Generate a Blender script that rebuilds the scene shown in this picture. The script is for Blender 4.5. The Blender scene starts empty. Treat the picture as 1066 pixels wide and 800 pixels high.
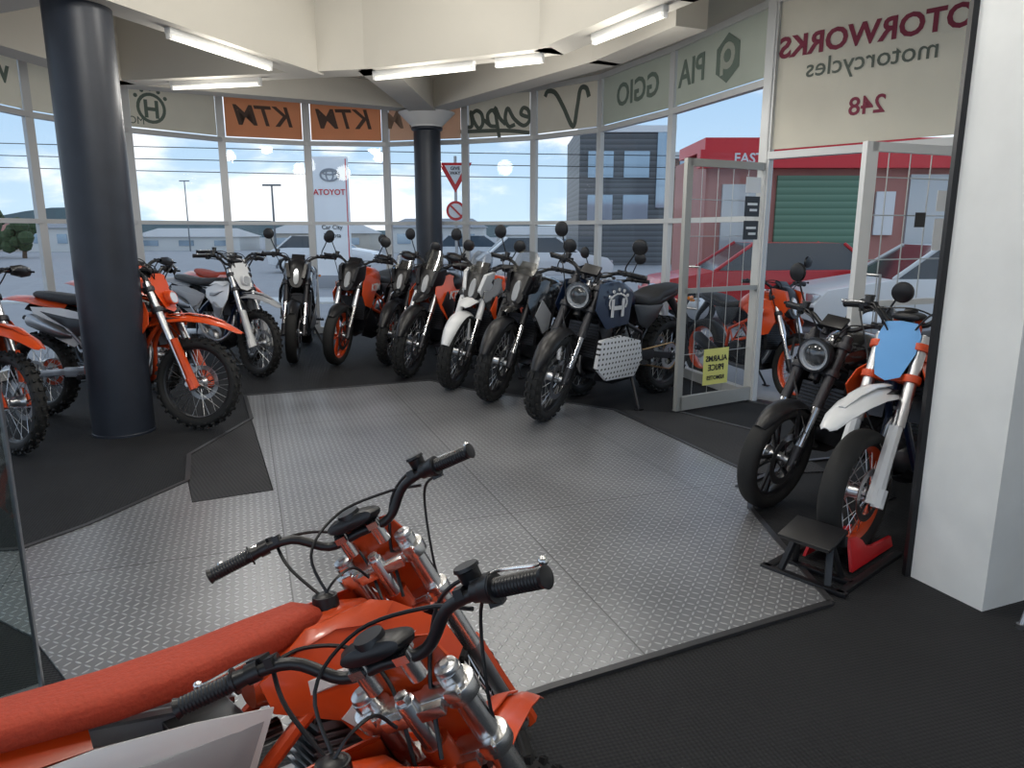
import bpy, bmesh, math, random
from mathutils import Vector, Matrix
random.seed(7)
sc = bpy.context.scene
COL = sc.collection
pi = math.pi
try:
    sc.view_settings.view_transform = 'Standard'
    sc.view_settings.look = 'None'
    sc.view_settings.exposure = 0.28
except Exception:
    pass

# ------------------------------------------------------------------ materials
MATS = {}
def mat(name, color=(.5,.5,.5), rough=.5, metal=0.0, emit=None, es=1.0, coat=0.0, noise=0.0, nscale=20, bump=0.0):
    if name in MATS: return MATS[name]
    m = bpy.data.materials.new(name); m.use_nodes = True
    nt = m.node_tree; b = nt.nodes['Principled BSDF']
    b.inputs['Base Color'].default_value = (*color, 1)
    b.inputs['Roughness'].default_value = rough
    b.inputs['Metallic'].default_value = metal
    b.inputs['Coat Weight'].default_value = coat
    b.inputs['Coat Roughness'].default_value = .08
    if emit:
        b.inputs['Emission Color'].default_value = (*emit, 1)
        b.inputs['Emission Strength'].default_value = es
    if noise or bump:
        tc = nt.nodes.new('ShaderNodeTexCoord'); n = nt.nodes.new('ShaderNodeTexNoise')
        n.inputs['Scale'].default_value = nscale; n.inputs['Detail'].default_value = 5
        nt.links.new(tc.outputs['Object'], n.inputs['Vector'])
        if noise:
            r = nt.nodes.new('ShaderNodeMapRange')
            r.inputs['To Min'].default_value = 1-noise; r.inputs['To Max'].default_value = 1+noise
            nt.links.new(n.outputs['Fac'], r.inputs['Value'])
            mx = nt.nodes.new('ShaderNodeVectorMath'); mx.operation = 'SCALE'
            mx.inputs[0].default_value = color
            nt.links.new(r.outputs[0], mx.inputs['Scale'])
            nt.links.new(mx.outputs[0], b.inputs['Base Color'])
        if bump:
            bp = nt.nodes.new('ShaderNodeBump'); bp.inputs['Strength'].default_value = bump
            bp.inputs['Distance'].default_value = .01
            nt.links.new(n.outputs['Fac'], bp.inputs['Height'])
            nt.links.new(bp.outputs[0], b.inputs['Normal'])
    MATS[name] = m
    return m

def mathn(nt, op, a, b=None, c=None):
    n = nt.nodes.new('ShaderNodeMath'); n.operation = op
    for i, x in enumerate((a, b, c)):
        if x is None: continue
        if isinstance(x, (int, float)): n.inputs[i].default_value = x
        else: nt.links.new(x, n.inputs[i])
    return n.outputs[0]

ORANGE = mat('orange_plastic', (.66,.070,.010), .32, coat=.35)
ORANGE_D = mat('orange_frame', (.56,.058,.01), .35)
ORANGE_S = mat('orange_seat_vinyl', (.42,.042,.013), .7, noise=.2, nscale=90, bump=.35)
WHITE = mat('white_plastic', (.70,.71,.72), .3, coat=.3)
GREY = mat('grey_plastic', (.30,.31,.33), .4)
BLACK = mat('black_plastic', (.009,.009,.011), .38)
BLACKG = mat('gloss_black_paint', (.01,.01,.012), .15, coat=.6)
BLUED = mat('dark_blue_paint', (.008,.018,.05), .3, coat=.4)
BLUE = mat('bright_blue_plastic', (.10,.32,.66), .35)
SEATB = mat('black_seat_vinyl', (.02,.02,.022), .6, bump=.15, nscale=80)
SEATG = mat('grey_seat_vinyl', (.36,.36,.37), .6, bump=.15, nscale=80)
RUBBER = mat('tyre_rubber', (.011,.011,.011), .75, noise=.2, nscale=40)
SILVER = mat('silver_alloy', (.60,.61,.63), .3, 1.0)
FORKS = mat('machined_fork_alloy', (.78,.77,.76), .26, 1.0)
CHROME = mat('chrome', (.8,.8,.82), .12, 1.0)
DARKM = mat('dark_engine_metal', (.05,.05,.055), .42, .7)
STEEL = mat('brushed_steel', (.38,.38,.39), .32, 1.0, noise=.1, nscale=60)
BRONZE = mat('bronze_metal', (.35,.2,.08), .35, .9)
RED = mat('red_plastic', (.58,.015,.02), .35, coat=.3)
LENS = mat('headlight_lens', (.5,.52,.55), .08, .3, coat=1.0)
LENSR = mat('red_lens', (.5,.01,.01), .15, coat=1)
AMBER = mat('amber_lens', (.8,.25,.02), .2, coat=1)
MIRG = mat('mirror_glass', (.75,.77,.8), .03, 1.0)
YELLOW = mat('yellow_paper', (.78,.76,.22), .6)
FRAMEW = mat('window_frame_aluminium', (.58,.59,.59), .4, .1)
WHITEP = mat('white_paint', (.74,.74,.72), .55, noise=.04, nscale=4)

def glass_mat(name, tint=(1,1,1), gloss=.06, rough=.02):
    m = bpy.data.materials.new(name); m.use_nodes = True; nt = m.node_tree
    nt.nodes.clear()
    o = nt.nodes.new('ShaderNodeOutputMaterial'); mx = nt.nodes.new('ShaderNodeMixShader')
    t = nt.nodes.new('ShaderNodeBsdfTransparent'); g = nt.nodes.new('ShaderNodeBsdfGlossy')
    t.inputs[0].default_value = (*tint, 1); g.inputs['Roughness'].default_value = rough
    mx.inputs[0].default_value = gloss
    nt.links.new(t.outputs[0], mx.inputs[1]); nt.links.new(g.outputs[0], mx.inputs[2])
    nt.links.new(mx.outputs[0], o.inputs[0]); return m
GLASS = glass_mat('window_glass', (.98,.99,.99), .03)
SCREEN = glass_mat('tinted_windscreen', (.72,.74,.76), .10, .05)
PANEG = glass_mat('display_glass', (.82,.88,.86), .10)

def film_mat(name, color, trans=.5):
    m = bpy.data.materials.new(name); m.use_nodes = True; nt = m.node_tree
    nt.nodes.clear()
    o = nt.nodes.new('ShaderNodeOutputMaterial'); mx = nt.nodes.new('ShaderNodeMixShader')
    d = nt.nodes.new('ShaderNodeBsdfDiffuse'); t = nt.nodes.new('ShaderNodeBsdfTranslucent')
    tc = nt.nodes.new('ShaderNodeTexCoord'); n = nt.nodes.new('ShaderNodeTexNoise'); n.inputs['Scale'].default_value = 3
    nt.links.new(tc.outputs['Object'], n.inputs['Vector'])
    r = nt.nodes.new('ShaderNodeMapRange'); r.inputs['To Min'].default_value = .93; r.inputs['To Max'].default_value = 1.05
    nt.links.new(n.outputs['Fac'], r.inputs['Value'])
    s = nt.nodes.new('ShaderNodeVectorMath'); s.operation = 'SCALE'; s.inputs[0].default_value = color
    nt.links.new(r.outputs[0], s.inputs['Scale'])
    nt.links.new(s.outputs[0], d.inputs[0]); nt.links.new(s.outputs[0], t.inputs[0])
    mx.inputs[0].default_value = trans
    nt.links.new(d.outputs[0], mx.inputs[1]); nt.links.new(t.outputs[0], mx.inputs[2])
    nt.links.new(mx.outputs[0], o.inputs[0]); return m
FILM = film_mat('beige_sign_film', (.86,.82,.72))
FILMG = film_mat('grey_green_sign_film', (.66,.69,.61))
FILMO = film_mat('orange_sign_film', (.90,.50,.30))
FILMO2 = film_mat('pale_orange_sign_film', (.90,.66,.50))

def plate_material():
    m = bpy.data.materials.new('diamond_checker_plate'); m.use_nodes = True; nt = m.node_tree
    b = nt.nodes['Principled BSDF']; L = nt.links.new
    tc = nt.nodes.new('ShaderNodeTexCoord'); mp = nt.nodes.new('ShaderNodeMapping')
    mp.inputs['Rotation'].default_value = (0,0,math.radians(-20))
    L(tc.outputs['Object'], mp.inputs[0])
    sx = nt.nodes.new('ShaderNodeSeparateXYZ'); L(mp.outputs[0], sx.inputs[0])
    S = 1/.036
    px = mathn(nt,'MULTIPLY',sx.outputs[0],S); py = mathn(nt,'MULTIPLY',sx.outputs[1],S)
    cx = mathn(nt,'FLOOR',px); cy = mathn(nt,'FLOOR',py)
    fx = mathn(nt,'SUBTRACT',mathn(nt,'SUBTRACT',px,cx),.5); fy = mathn(nt,'SUBTRACT',mathn(nt,'SUBTRACT',py,cy),.5)
    par = mathn(nt,'FLOORED_MODULO',mathn(nt,'ADD',cx,cy),2.0)
    a = mathn(nt,'MULTIPLY',mathn(nt,'ADD',fx,fy),.7071); c = mathn(nt,'MULTIPLY',mathn(nt,'SUBTRACT',fx,fy),.7071)
    def ell(u,v):
        u2 = mathn(nt,'POWER',mathn(nt,'ABSOLUTE',mathn(nt,'DIVIDE',u,.50)),2.0)
        v2 = mathn(nt,'POWER',mathn(nt,'ABSOLUTE',mathn(nt,'DIVIDE',v,.14)),2.0)
        return mathn(nt,'ADD',u2,v2)
    e1 = ell(a,c); e2 = ell(c,a)
    mixe = mathn(nt,'ADD',mathn(nt,'MULTIPLY',e1,par),mathn(nt,'MULTIPLY',e2,mathn(nt,'SUBTRACT',1.0,par)))
    r = nt.nodes.new('ShaderNodeMapRange'); r.interpolation_type = 'SMOOTHSTEP'
    r.inputs['From Min'].default_value = 1.0; r.inputs['From Max'].default_value = .3
    L(mixe, r.inputs['Value'])
    bp = nt.nodes.new('ShaderNodeBump'); bp.inputs['Strength'].default_value = .8; bp.inputs['Distance'].default_value = .004
    L(r.outputs[0], bp.inputs['Height']); L(bp.outputs[0], b.inputs['Normal'])
    n = nt.nodes.new('ShaderNodeTexNoise'); n.inputs['Scale'].default_value = 1.3; n.inputs['Detail'].default_value = 6
    L(tc.outputs['Object'], n.inputs['Vector'])
    qx = mathn(nt,'ABSOLUTE',mathn(nt,'SUBTRACT',mathn(nt,'FRACT',mathn(nt,'DIVIDE',mathn(nt,'ADD',sx.outputs[0],.5),1.2)),.5))
    qy = mathn(nt,'ABSOLUTE',mathn(nt,'SUBTRACT',mathn(nt,'FRACT',mathn(nt,'DIVIDE',sx.outputs[1],2.4)),.5))
    sm = mathn(nt,'MAXIMUM',mathn(nt,'LESS_THAN',qx,.003),mathn(nt,'LESS_THAN',qy,.0015))
    base = nt.nodes.new('ShaderNodeMapRange'); base.inputs['From Min'].default_value=.3; base.inputs['From Max'].default_value=.7
    base.inputs['To Min'].default_value=.24; base.inputs['To Max'].default_value=.35
    L(n.outputs['Fac'], base.inputs['Value'])
    v = mathn(nt,'ADD',base.outputs[0],mathn(nt,'MULTIPLY',r.outputs[0],.30))
    v = mathn(nt,'MULTIPLY',v,mathn(nt,'SUBTRACT',1.0,mathn(nt,'MULTIPLY',sm,.5)))
    cb = nt.nodes.new('ShaderNodeCombineXYZ')
    L(mathn(nt,'MULTIPLY',v,.98), cb.inputs[0]); L(v, cb.inputs[1]); L(mathn(nt,'MULTIPLY',v,1.05), cb.inputs[2])
    L(cb.outputs[0], b.inputs['Base Color'])
    b.inputs['Metallic'].default_value = .65
    rr = nt.nodes.new('ShaderNodeMapRange'); rr.inputs['To Min'].default_value=.25; rr.inputs['To Max'].default_value=.42
    L(n.outputs['Fac'], rr.inputs['Value']); L(rr.outputs[0], b.inputs['Roughness'])
    return m
PLATE = plate_material()

def ribbed(name, c1, c2, pitch, rot=0.0, rough=.7, bump=.6):
    m = bpy.data.materials.new(name); m.use_nodes = True; nt = m.node_tree
    b = nt.nodes['Principled BSDF']; L = nt.links.new
    tc = nt.nodes.new('ShaderNodeTexCoord'); mp = nt.nodes.new('ShaderNodeMapping')
    mp.inputs['Rotation'].default_value = (0,0,rot); L(tc.outputs['Object'], mp.inputs[0])
    sx = nt.nodes.new('ShaderNodeSeparateXYZ'); L(mp.outputs[0], sx.inputs[0])
    a = mathn(nt,'SINE',mathn(nt,'MULTIPLY',sx.outputs[0],2*pi/pitch))
    c = mathn(nt,'SINE',mathn(nt,'MULTIPLY',sx.outputs[1],2*pi/pitch))
    h = mathn(nt,'MULTIPLY',a,c)
    bp = nt.nodes.new('ShaderNodeBump'); bp.inputs['Strength'].default_value = bump; bp.inputs['Distance'].default_value = .003
    L(h, bp.inputs['Height']); L(bp.outputs[0], b.inputs['Normal'])
    n = nt.nodes.new('ShaderNodeTexNoise'); n.inputs['Scale'].default_value = 2.2; n.inputs['Detail'].default_value = 6
    L(tc.outputs['Object'], n.inputs['Vector'])
    f = mathn(nt,'ADD',mathn(nt,'MULTIPLY',mathn(nt,'ADD',h,1.0),.3),mathn(nt,'MULTIPLY',n.outputs['Fac'],.5))
    mx = nt.nodes.new('ShaderNodeMix'); mx.data_type='RGBA'
    mx.inputs['A'].default_value = (*c1,1); mx.inputs['B'].default_value = (*c2,1)
    L(f, mx.inputs['Factor']); L(mx.outputs['Result'], b.inputs['Base Color'])
    b.inputs['Roughness'].default_value = rough
    b.inputs['Specular IOR Level'].default_value = .25
    return m
CARPET = ribbed('charcoal_ribbed_floor', (.006,.0065,.008), (.028,.029,.032), .022, .5, .75)
MATDK = ribbed('dark_rubber_mat', (.010,.010,.012), (.06,.06,.064), .03, .2, .7)

def perf():
    m = bpy.data.materials.new('perforated_aluminium'); m.use_nodes = True; nt = m.node_tree
    b = nt.nodes['Principled BSDF']; L = nt.links.new
    tc = nt.nodes.new('ShaderNodeTexCoord'); sx = nt.nodes.new('ShaderNodeSeparateXYZ'); L(tc.outputs['Object'], sx.inputs[0])
    fx = mathn(nt,'SUBTRACT',mathn(nt,'FRACT',mathn(nt,'MULTIPLY',sx.outputs[0],26)),.5)
    fz = mathn(nt,'SUBTRACT',mathn(nt,'FRACT',mathn(nt,'MULTIPLY',sx.outputs[2],26)),.5)
    d = mathn(nt,'ADD',mathn(nt,'MULTIPLY',fx,fx),mathn(nt,'MULTIPLY',fz,fz))
    k = mathn(nt,'GREATER_THAN',d,.05)
    mx = nt.nodes.new('ShaderNodeMix'); mx.data_type='RGBA'
    mx.inputs['A'].default_value=(.05,.05,.05,1); mx.inputs['B'].default_value=(.82,.83,.85,1)
    L(k, mx.inputs['Factor']); L(mx.outputs['Result'], b.inputs['Base Color'])
    b.inputs['Roughness'].default_value=.4; b.inputs['Metallic'].default_value=.1
    return m
PERF = perf()

def stripes(name, c1, c2, freq, axis=2, rough=.5):
    m = bpy.data.materials.new(name); m.use_nodes = True; nt = m.node_tree
    b = nt.nodes['Principled BSDF']; L = nt.links.new
    tc = nt.nodes.new('ShaderNodeTexCoord'); sx = nt.nodes.new('ShaderNodeSeparateXYZ'); L(tc.outputs['Object'], sx.inputs[0])
    f = mathn(nt,'FRACT',mathn(nt,'MULTIPLY',sx.outputs[axis],freq))
    mx = nt.nodes.new('ShaderNodeMix'); mx.data_type='RGBA'
    mx.inputs['A'].default_value=(*c1,1); mx.inputs['B'].default_value=(*c2,1)
    L(f, mx.inputs['Factor']); L(mx.outputs['Result'], b.inputs['Base Color'])
    b.inputs['Roughness'].default_value=rough
    return m
ROLLER = stripes('green_roller_door', (.07,.16,.10), (.17,.30,.21), 7)
CLAD = stripes('grey_metal_cladding', (.06,.065,.07), (.14,.15,.16), 4, 2)
def brickm():
    m = bpy.data.materials.new('brown_brick'); m.use_nodes = True; nt = m.node_tree
    b = nt.nodes['Principled BSDF']; tc = nt.nodes.new('ShaderNodeTexCoord'); mp = nt.nodes.new('ShaderNodeMapping')
    mp.inputs['Rotation'].default_value=(math.radians(90),0,0)
    br = nt.nodes.new('ShaderNodeTexBrick'); br.inputs['Scale'].default_value=3
    br.inputs['Color1'].default_value=(.26,.11,.07,1); br.inputs['Color2'].default_value=(.34,.17,.10,1); br.inputs['Mortar'].default_value=(.3,.27,.25,1)
    nt.links.new(tc.outputs['Object'],mp.inputs[0]); nt.links.new(mp.outputs[0],br.inputs[0]); nt.links.new(br.outputs[0],b.inputs['Base Color'])
    return m
BRICK = brickm()

# ------------------------------------------------------------------ mesh builder
def catmull(pts, k=5):
    pts = [Vector(p) for p in pts]
    if len(pts) < 3: return pts
    out = []
    P_ = [pts[0]*2-pts[1]] + pts + [pts[-1]*2-pts[-2]]
    for i in range(1, len(P_)-2):
        p0,p1,p2,p3 = P_[i-1],P_[i],P_[i+1],P_[i+2]
        for j in range(k):
            t = j/k
            out.append(.5*((2*p1)+(p2-p0)*t+(2*p0-5*p1+4*p2-p3)*t*t+(3*p1-p0-3*p2+p3)*t*t*t))
    out.append(pts[-1]); return out

class MB:
    def __init__(s): s.v=[]; s.f=[]; s.m=[]
    def add(s, vs, fs, m=0):
        o = len(s.v); s.v += [tuple(p) for p in vs]; s.f += [tuple(i+o for i in f) for f in fs]; s.m += [m]*len(fs)
    def loft(s, rings, m=0, caps=True, close=False):
        n = len(rings[0]); vs = [p for r in rings for p in r]; fs = []
        R = len(rings)
        for i in range(R if close else R-1):
            i2 = (i+1) % R
            for j in range(n):
                k = (j+1) % n
                fs.append((i*n+j, i*n+k, i2*n+k, i2*n+j))
        if caps and not close:
            fs.append(tuple(range(n))[::-1]); fs.append(tuple((R-1)*n+j for j in range(n)))
        s.add(vs, fs, m)
    def tube(s, pts, r, n=8, m=0, flat=1.0):
        pts = [Vector(p) for p in pts]; N = len(pts)
        rs = r if isinstance(r, (list, tuple)) else [r]*N
        d0 = (pts[1]-pts[0]).normalized()
        up = Vector((0,0,1)) if abs(d0.z) < .9 else Vector((1,0,0))
        u = d0.cross(up).normalized(); rings = []
        for i in range(N):
            if i == 0: d = pts[1]-pts[0]
            elif i == N-1: d = pts[-1]-pts[-2]
            else: d = (pts[i+1]-pts[i]).normalized()+(pts[i]-pts[i-1]).normalized()
            if d.length < 1e-9: d = d0.copy()
            d.normalize()
            u = u-d*u.dot(d)
            if u.length < 1e-6: u = d.orthogonal()
            u.normalize(); w = d.cross(u)
            rings.append([pts[i]+(u*math.cos(a)+w*math.sin(a)*flat)*rs[i] for a in [2*pi*k/n for k in range(n)]])
        s.loft(rings, m)
    def lathe(s, prof, c, n=32, m=0, axis='y', close=False, a0=0, a1=2*pi):
        c = Vector(c); full = abs(a1-a0-2*pi) < 1e-6
        K = n if full else n+1; rings = []
        for i in range(K):
            a = a0+(a1-a0)*i/n; ring = []
            for (r, y) in prof:
                if axis == 'y': ring.append(c+Vector((r*math.cos(a), y, r*math.sin(a))))
                elif axis == 'x': ring.append(c+Vector((y, r*math.cos(a), r*math.sin(a))))
                else: ring.append(c+Vector((r*math.cos(a), r*math.sin(a), y)))
            rings.append(ring)
        P_ = len(prof); vs = [p for r in rings for p in r]; fs = []
        for i in range(K if full else K-1):
            i2 = (i+1) % K
            for j in range(P_ if close else P_-1):
                k = (j+1) % P_
                fs.append((i*P_+j, i*P_+k, i2*P_+k, i2*P_+j))
        if close and not full:
            fs.append(tuple(range(P_))); fs.append(tuple((K-1)*P_+j for j in range(P_))[::-1])
        s.add(vs, fs, m)
    def box(s, c, size, R=None, m=0, taper=1.0):
        c = Vector(c); hx,hy,hz = [q/2 for q in size]; vs = []
        for z in (-1,1):
            k = 1 if z < 0 else taper
            for (x,y) in ((-1,-1),(1,-1),(1,1),(-1,1)):
                p = Vector((x*hx*k, y*hy*k, z*hz))
                if R is not None: p = R @ p
                vs.append(c+p)
        s.add(vs, [(3,2,1,0),(4,5,6,7),(0,1,5,4),(1,2,6,5),(2,3,7,6),(3,0,4,7)], m)
    def bar(s, p1, p2, w, h, m=0, up=(0,0,1)):
        p1=Vector(p1); p2=Vector(p2); d=(p2-p1).normalized(); u=d.cross(Vector(up))
        if u.length<1e-5: u=Vector((1,0,0))
        u.normalize(); v=u.cross(d)
        rings=[[p+u*a*w/2+v*b*h/2 for a,b in ((-1,-1),(1,-1),(1,1),(-1,1))] for p in (p1,p2)]
        s.loft(rings,m)
    def prism(s, poly, y0, y1, m=0):
        n = len(poly)
        vs = [(x,y0,z) for x,z in poly]+[(x,y1,z) for x,z in poly]
        fs = [tuple(range(n)), tuple(range(2*n-1, n-1, -1))]+[(i,(i+1)%n,n+(i+1)%n,n+i) for i in range(n)]
        s.add(vs, fs, m)
    def plate(s, pts, th=.006, m=0, sides=(1,-1)):
        n = len(pts)
        for sd in sides:
            cx=sum(p[0] for p in pts)/n; cz=sum(p[1] for p in pts)/n; cy=sum(p[2] for p in pts)/n
            inner=[(cx+(p[0]-cx)*.72, cz+(p[1]-cz)*.72, (cy+(p[2]-cy)*.72)+.008) for p in pts]
            vs=[(p[0],sd*p[2],p[1]) for p in pts]+[(p[0],sd*p[2],p[1]) for p in inner]+[(p[0],sd*(p[2]-th),p[1]) for p in pts]
            fs=[tuple(range(n,2*n)), tuple(range(3*n-1,2*n-1,-1))]
            for i in range(n):
                k=(i+1)%n
                fs.append((i,k,n+k,n+i)); fs.append((i,k,2*n+k,2*n+i))
            s.add(vs,fs,m)
    def blade(s, secs, m=0, n=8, th=.004, y=0):
        rings = []
        for (x,z,hw,drop) in secs:
            top = [(x, y+hw*(-1+2*j/n), z-drop*abs(-1+2*j/n)**2.2) for j in range(n+1)]
            bot = [(p[0],p[1]*.98,p[2]-th) for p in top][::-1]
            rings.append([Vector(p) for p in top+bot])
        s.loft(rings, m)
    def rx(s, secs, m=0, n=18, p=2.5):
        rings = []
        for sec in secs:
            x,z,hw,hh = sec[:4]; sl = sec[4] if len(sec)>4 else 0
            ring=[]
            for j in range(n):
                a=2*pi*j/n; c_,s_=math.cos(a),math.sin(a)
                yy=math.copysign(abs(c_)**(2/p),c_)*hw; zz=math.copysign(abs(s_)**(2/p),s_)*hh
                ring.append(Vector((x+sl*zz, yy, z+zz)))
            rings.append(ring)
        s.loft(rings, m)
    def sphere(s, c, r, m=0, n=12, sc_=(1,1,1)):
        c=Vector(c); rings=[]
        K=n//2
        for i in range(K+1):
            t=.02+(pi-.04)*i/K
            rings.append([c+Vector((r*sc_[0]*math.sin(t)*math.cos(2*pi*j/n), r*sc_[1]*math.sin(t)*math.sin(2*pi*j/n), r*sc_[2]*math.cos(t))) for j in range(n)])
        s.loft(rings,m)
    def arch(s, c, R, a0, a1, hw, drop, m=0, n=12, k=6, th=.004):
        rings=[]
        for i in range(n+1):
            a=a0+(a1-a0)*i/n; e=1-.45*abs(2*i/n-1)**3
            top=[];bot=[]
            for j in range(k+1):
                y=hw*e*(-1+2*j/k); rr=R-drop*abs(-1+2*j/k)**2.2
                top.append(Vector((c[0]+rr*math.cos(a),y,c[1]+rr*math.sin(a))))
                bot.append(Vector((c[0]+(rr-th)*math.cos(a),y,c[1]+(rr-th)*math.sin(a))))
            rings.append(top+bot[::-1])
        s.loft(rings,m)

def mk(name, mb, mats, angle=38, bevel=0):
    me = bpy.data.meshes.new(name); me.from_pydata(mb.v, [], mb.f)
    for m in mats: me.materials.append(m)
    me.polygons.foreach_set('material_index', mb.m)
    bm = bmesh.new(); bm.from_mesh(me)
    bmesh.ops.recalc_face_normals(bm, faces=bm.faces)
    if bevel:
        ed=[e for e in bm.edges if e.is_manifold and e.calc_face_angle(0)>math.radians(30)]
        try: bmesh.ops.bevel(bm, geom=ed, offset=bevel, segments=2, affect='EDGES', profile=.6, clamp_overlap=True)
        except Exception: pass
    bm.to_mesh(me); bm.free()
    me.polygons.foreach_set('use_smooth', [True]*len(me.polygons))
    try: me.set_sharp_from_angle(angle=math.radians(angle))
    except Exception: pass
    me.update(); return me

def ob(name, me, parent=None, M=None, **kw):
    o = bpy.data.objects.new(name, me); COL.objects.link(o)
    if parent: o.parent = parent
    if M is not None: o.matrix_local = M
    for k,v in kw.items(): o[k]=v
    return o
def thing(name, mb, mats, label, category, M=None, angle=38, bevel=0, **kw):
    return ob(name, mk(name, mb, mats, angle, bevel), None, M, label=label, category=category, **kw)
def struct(name, mb, mats, angle=38, M=None):
    return ob(name, mk(name, mb, mats, angle), None, M, kind='structure')

TXT = {}
def text_me(txt, size, m, bold=0.0, shear=0.0, ext=.001):
    key=(txt,size,m.name,bold,shear)
    if key in TXT: return TXT[key]
    cu = bpy.data.curves.new('lettering','FONT'); cu.body=txt; cu.size=size; cu.align_x='CENTER'; cu.align_y='CENTER'
    cu.offset=bold*size; cu.shear=shear; cu.extrude=ext; cu.resolution_u=3
    o = bpy.data.objects.new('tmp_text',cu); COL.objects.link(o)
    dg = bpy.context.evaluated_depsgraph_get(); dg.update()
    me = bpy.data.meshes.new_from_object(o.evaluated_get(dg)); me.name='lettering'
    bpy.data.objects.remove(o); me.materials.clear(); me.materials.append(m)
    for p in me.polygons: p.material_index=0
    TXT[key]=me; return me
def basis(x, y, loc):
    x=Vector(x).normalized(); y=Vector(y); y=(y-x*y.dot(x)).normalized(); z=x.cross(y)
    M=Matrix(((x.x,y.x,z.x,loc[0]),(x.y,y.y,z.y,loc[1]),(x.z,y.z,z.z,loc[2]),(0,0,0,1))); return M

# ------------------------------------------------------------------ wheels
def tyre_mb(c, r, w, rim, kind):
    mb=MB(); kn={'knob':.014,'mid':.007,'road':.0}[kind]
    ro=r-kn; hh=(ro-rim+.008)/2; rc=rim-.008+hh; prof=[]
    for i in range(16):
        a=2*pi*i/16; cx,sy=math.cos(a),math.sin(a)
        prof.append((rc+math.copysign(abs(cx)**.85,cx)*hh, math.copysign(abs(sy)**.85,sy)*w/2))
    mb.lathe(prof,c,n=48,close=True)
    c=Vector(c)
    def knob(a,y,rr,sx,sy_,h,tilt):
        d=Vector((math.cos(a),0,math.sin(a)))
        mb.box(c+d*rr+Vector((0,y,0)),(h,sy_,sx),Matrix.Rotation(-a,3,'Y')@Matrix.Rotation(tilt,3,'Z'),0)
    if kind=='knob':
        N=34
        for i in range(N):
            a=2*pi*i/N
            if i%2==0:
                knob(a,0.0,ro+.003,.022,w*.26,.026,0)
                for sd in (1,-1): knob(a,sd*w*.40,ro-.010,.024,w*.18,.026,sd*.5)
            else:
                for sd in (1,-1):
                    knob(a,sd*w*.22,ro+.001,.022,w*.2,.026,sd*.25)
                    knob(a,sd*w*.47,ro-.024,.020,w*.12,.022,sd*.9)
    elif kind=='mid':
        N=28
        for i in range(N):
            a=2*pi*i/N
            for sd in (1,-1):
                knob(a+(.5 if sd>0 else 0)*2*pi/N,sd*w*.16,ro+.0,.040,w*.24,.016,sd*.15)
                knob(a,sd*w*.40,ro-.011,.036,w*.17,.018,sd*.6)
    return mb
def rim_mb(c, rim, w, spoke, hubr=.035, hubw=.06):
    mb=MB(); rw=w*.36
    prof=[(rim+.006,-rw),(rim-.002,-rw+.006),(rim-.014,-rw*.6),(rim-.020,0),(rim-.014,rw*.6),(rim-.002,rw-.006),(rim+.006,rw),(rim-.004,rw-.012),(rim-.006,0),(rim-.004,-rw+.012)]
    mb.lathe(prof,c,n=48,close=True,m=0)
    mb.lathe([(.012,-hubw-.02),(hubr*.6,-hubw-.02),(hubr*.7,-hubw),(hubr+.012,-hubw),(hubr+.012,-hubw+.008),(hubr*.8,-hubw*.5),(hubr*.8,hubw*.5),(hubr+.012,hubw-.008),(hubr+.012,hubw),(hubr*.7,hubw),(hubr*.6,hubw+.02),(.012,hubw+.02)],c,n=20,close=True,m=1)
    c=Vector(c)
    if spoke=='wire':
        N=32
        for i in range(N):
            a=2*pi*i/N; sd=1 if i%2 else -1; off=.45 if (i//2)%2 else -.45
            p1=c+Vector((math.cos(a+off)*(hubr+.008),sd*(hubw-.006),math.sin(a+off)*(hubr+.008)))
            p2=c+Vector((math.cos(a)*(rim-.014),sd*.006,math.sin(a)*(rim-.014)))
            mb.tube([p1,p2],.0022,n=4,m=2)
    else:
        for i in range(5):
            a=2*pi*i/5
            for o in (-.16,.16):
                p1=c+Vector((math.cos(a+o*1.2)*hubr*.9,0,math.sin(a+o*1.2)*hubr*.9))
                p2=c+Vector((math.cos(a+o)*(rim-.01),0,math.sin(a+o)*(rim-.01)))
                mb.tube([p1,p1.lerp(p2,.5),p2],[.016,.011,.014],n=6,m=0)
    return mb
def disc_mb(c, r, y):
    mb=MB(); prof=[(r,y-.002),(r,y+.002),(r*.74,y+.002),(r*.74,y-.002)]
    mb.lathe(prof,c,n=36,close=True,m=0)
    cc=Vector(c)
    for i in range(6):
        a=2*pi*i/6
        mb.tube([cc+Vector((math.cos(a)*.03,y,math.sin(a)*.03)),cc+Vector((math.cos(a+.25)*r*.76,y,math.sin(a+.25)*r*.76))],.005,n=4,m=1)
    return mb

MESH={}
def cm(key, fn):
    if key not in MESH: MESH[key]=fn()
    return MESH[key]

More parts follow.
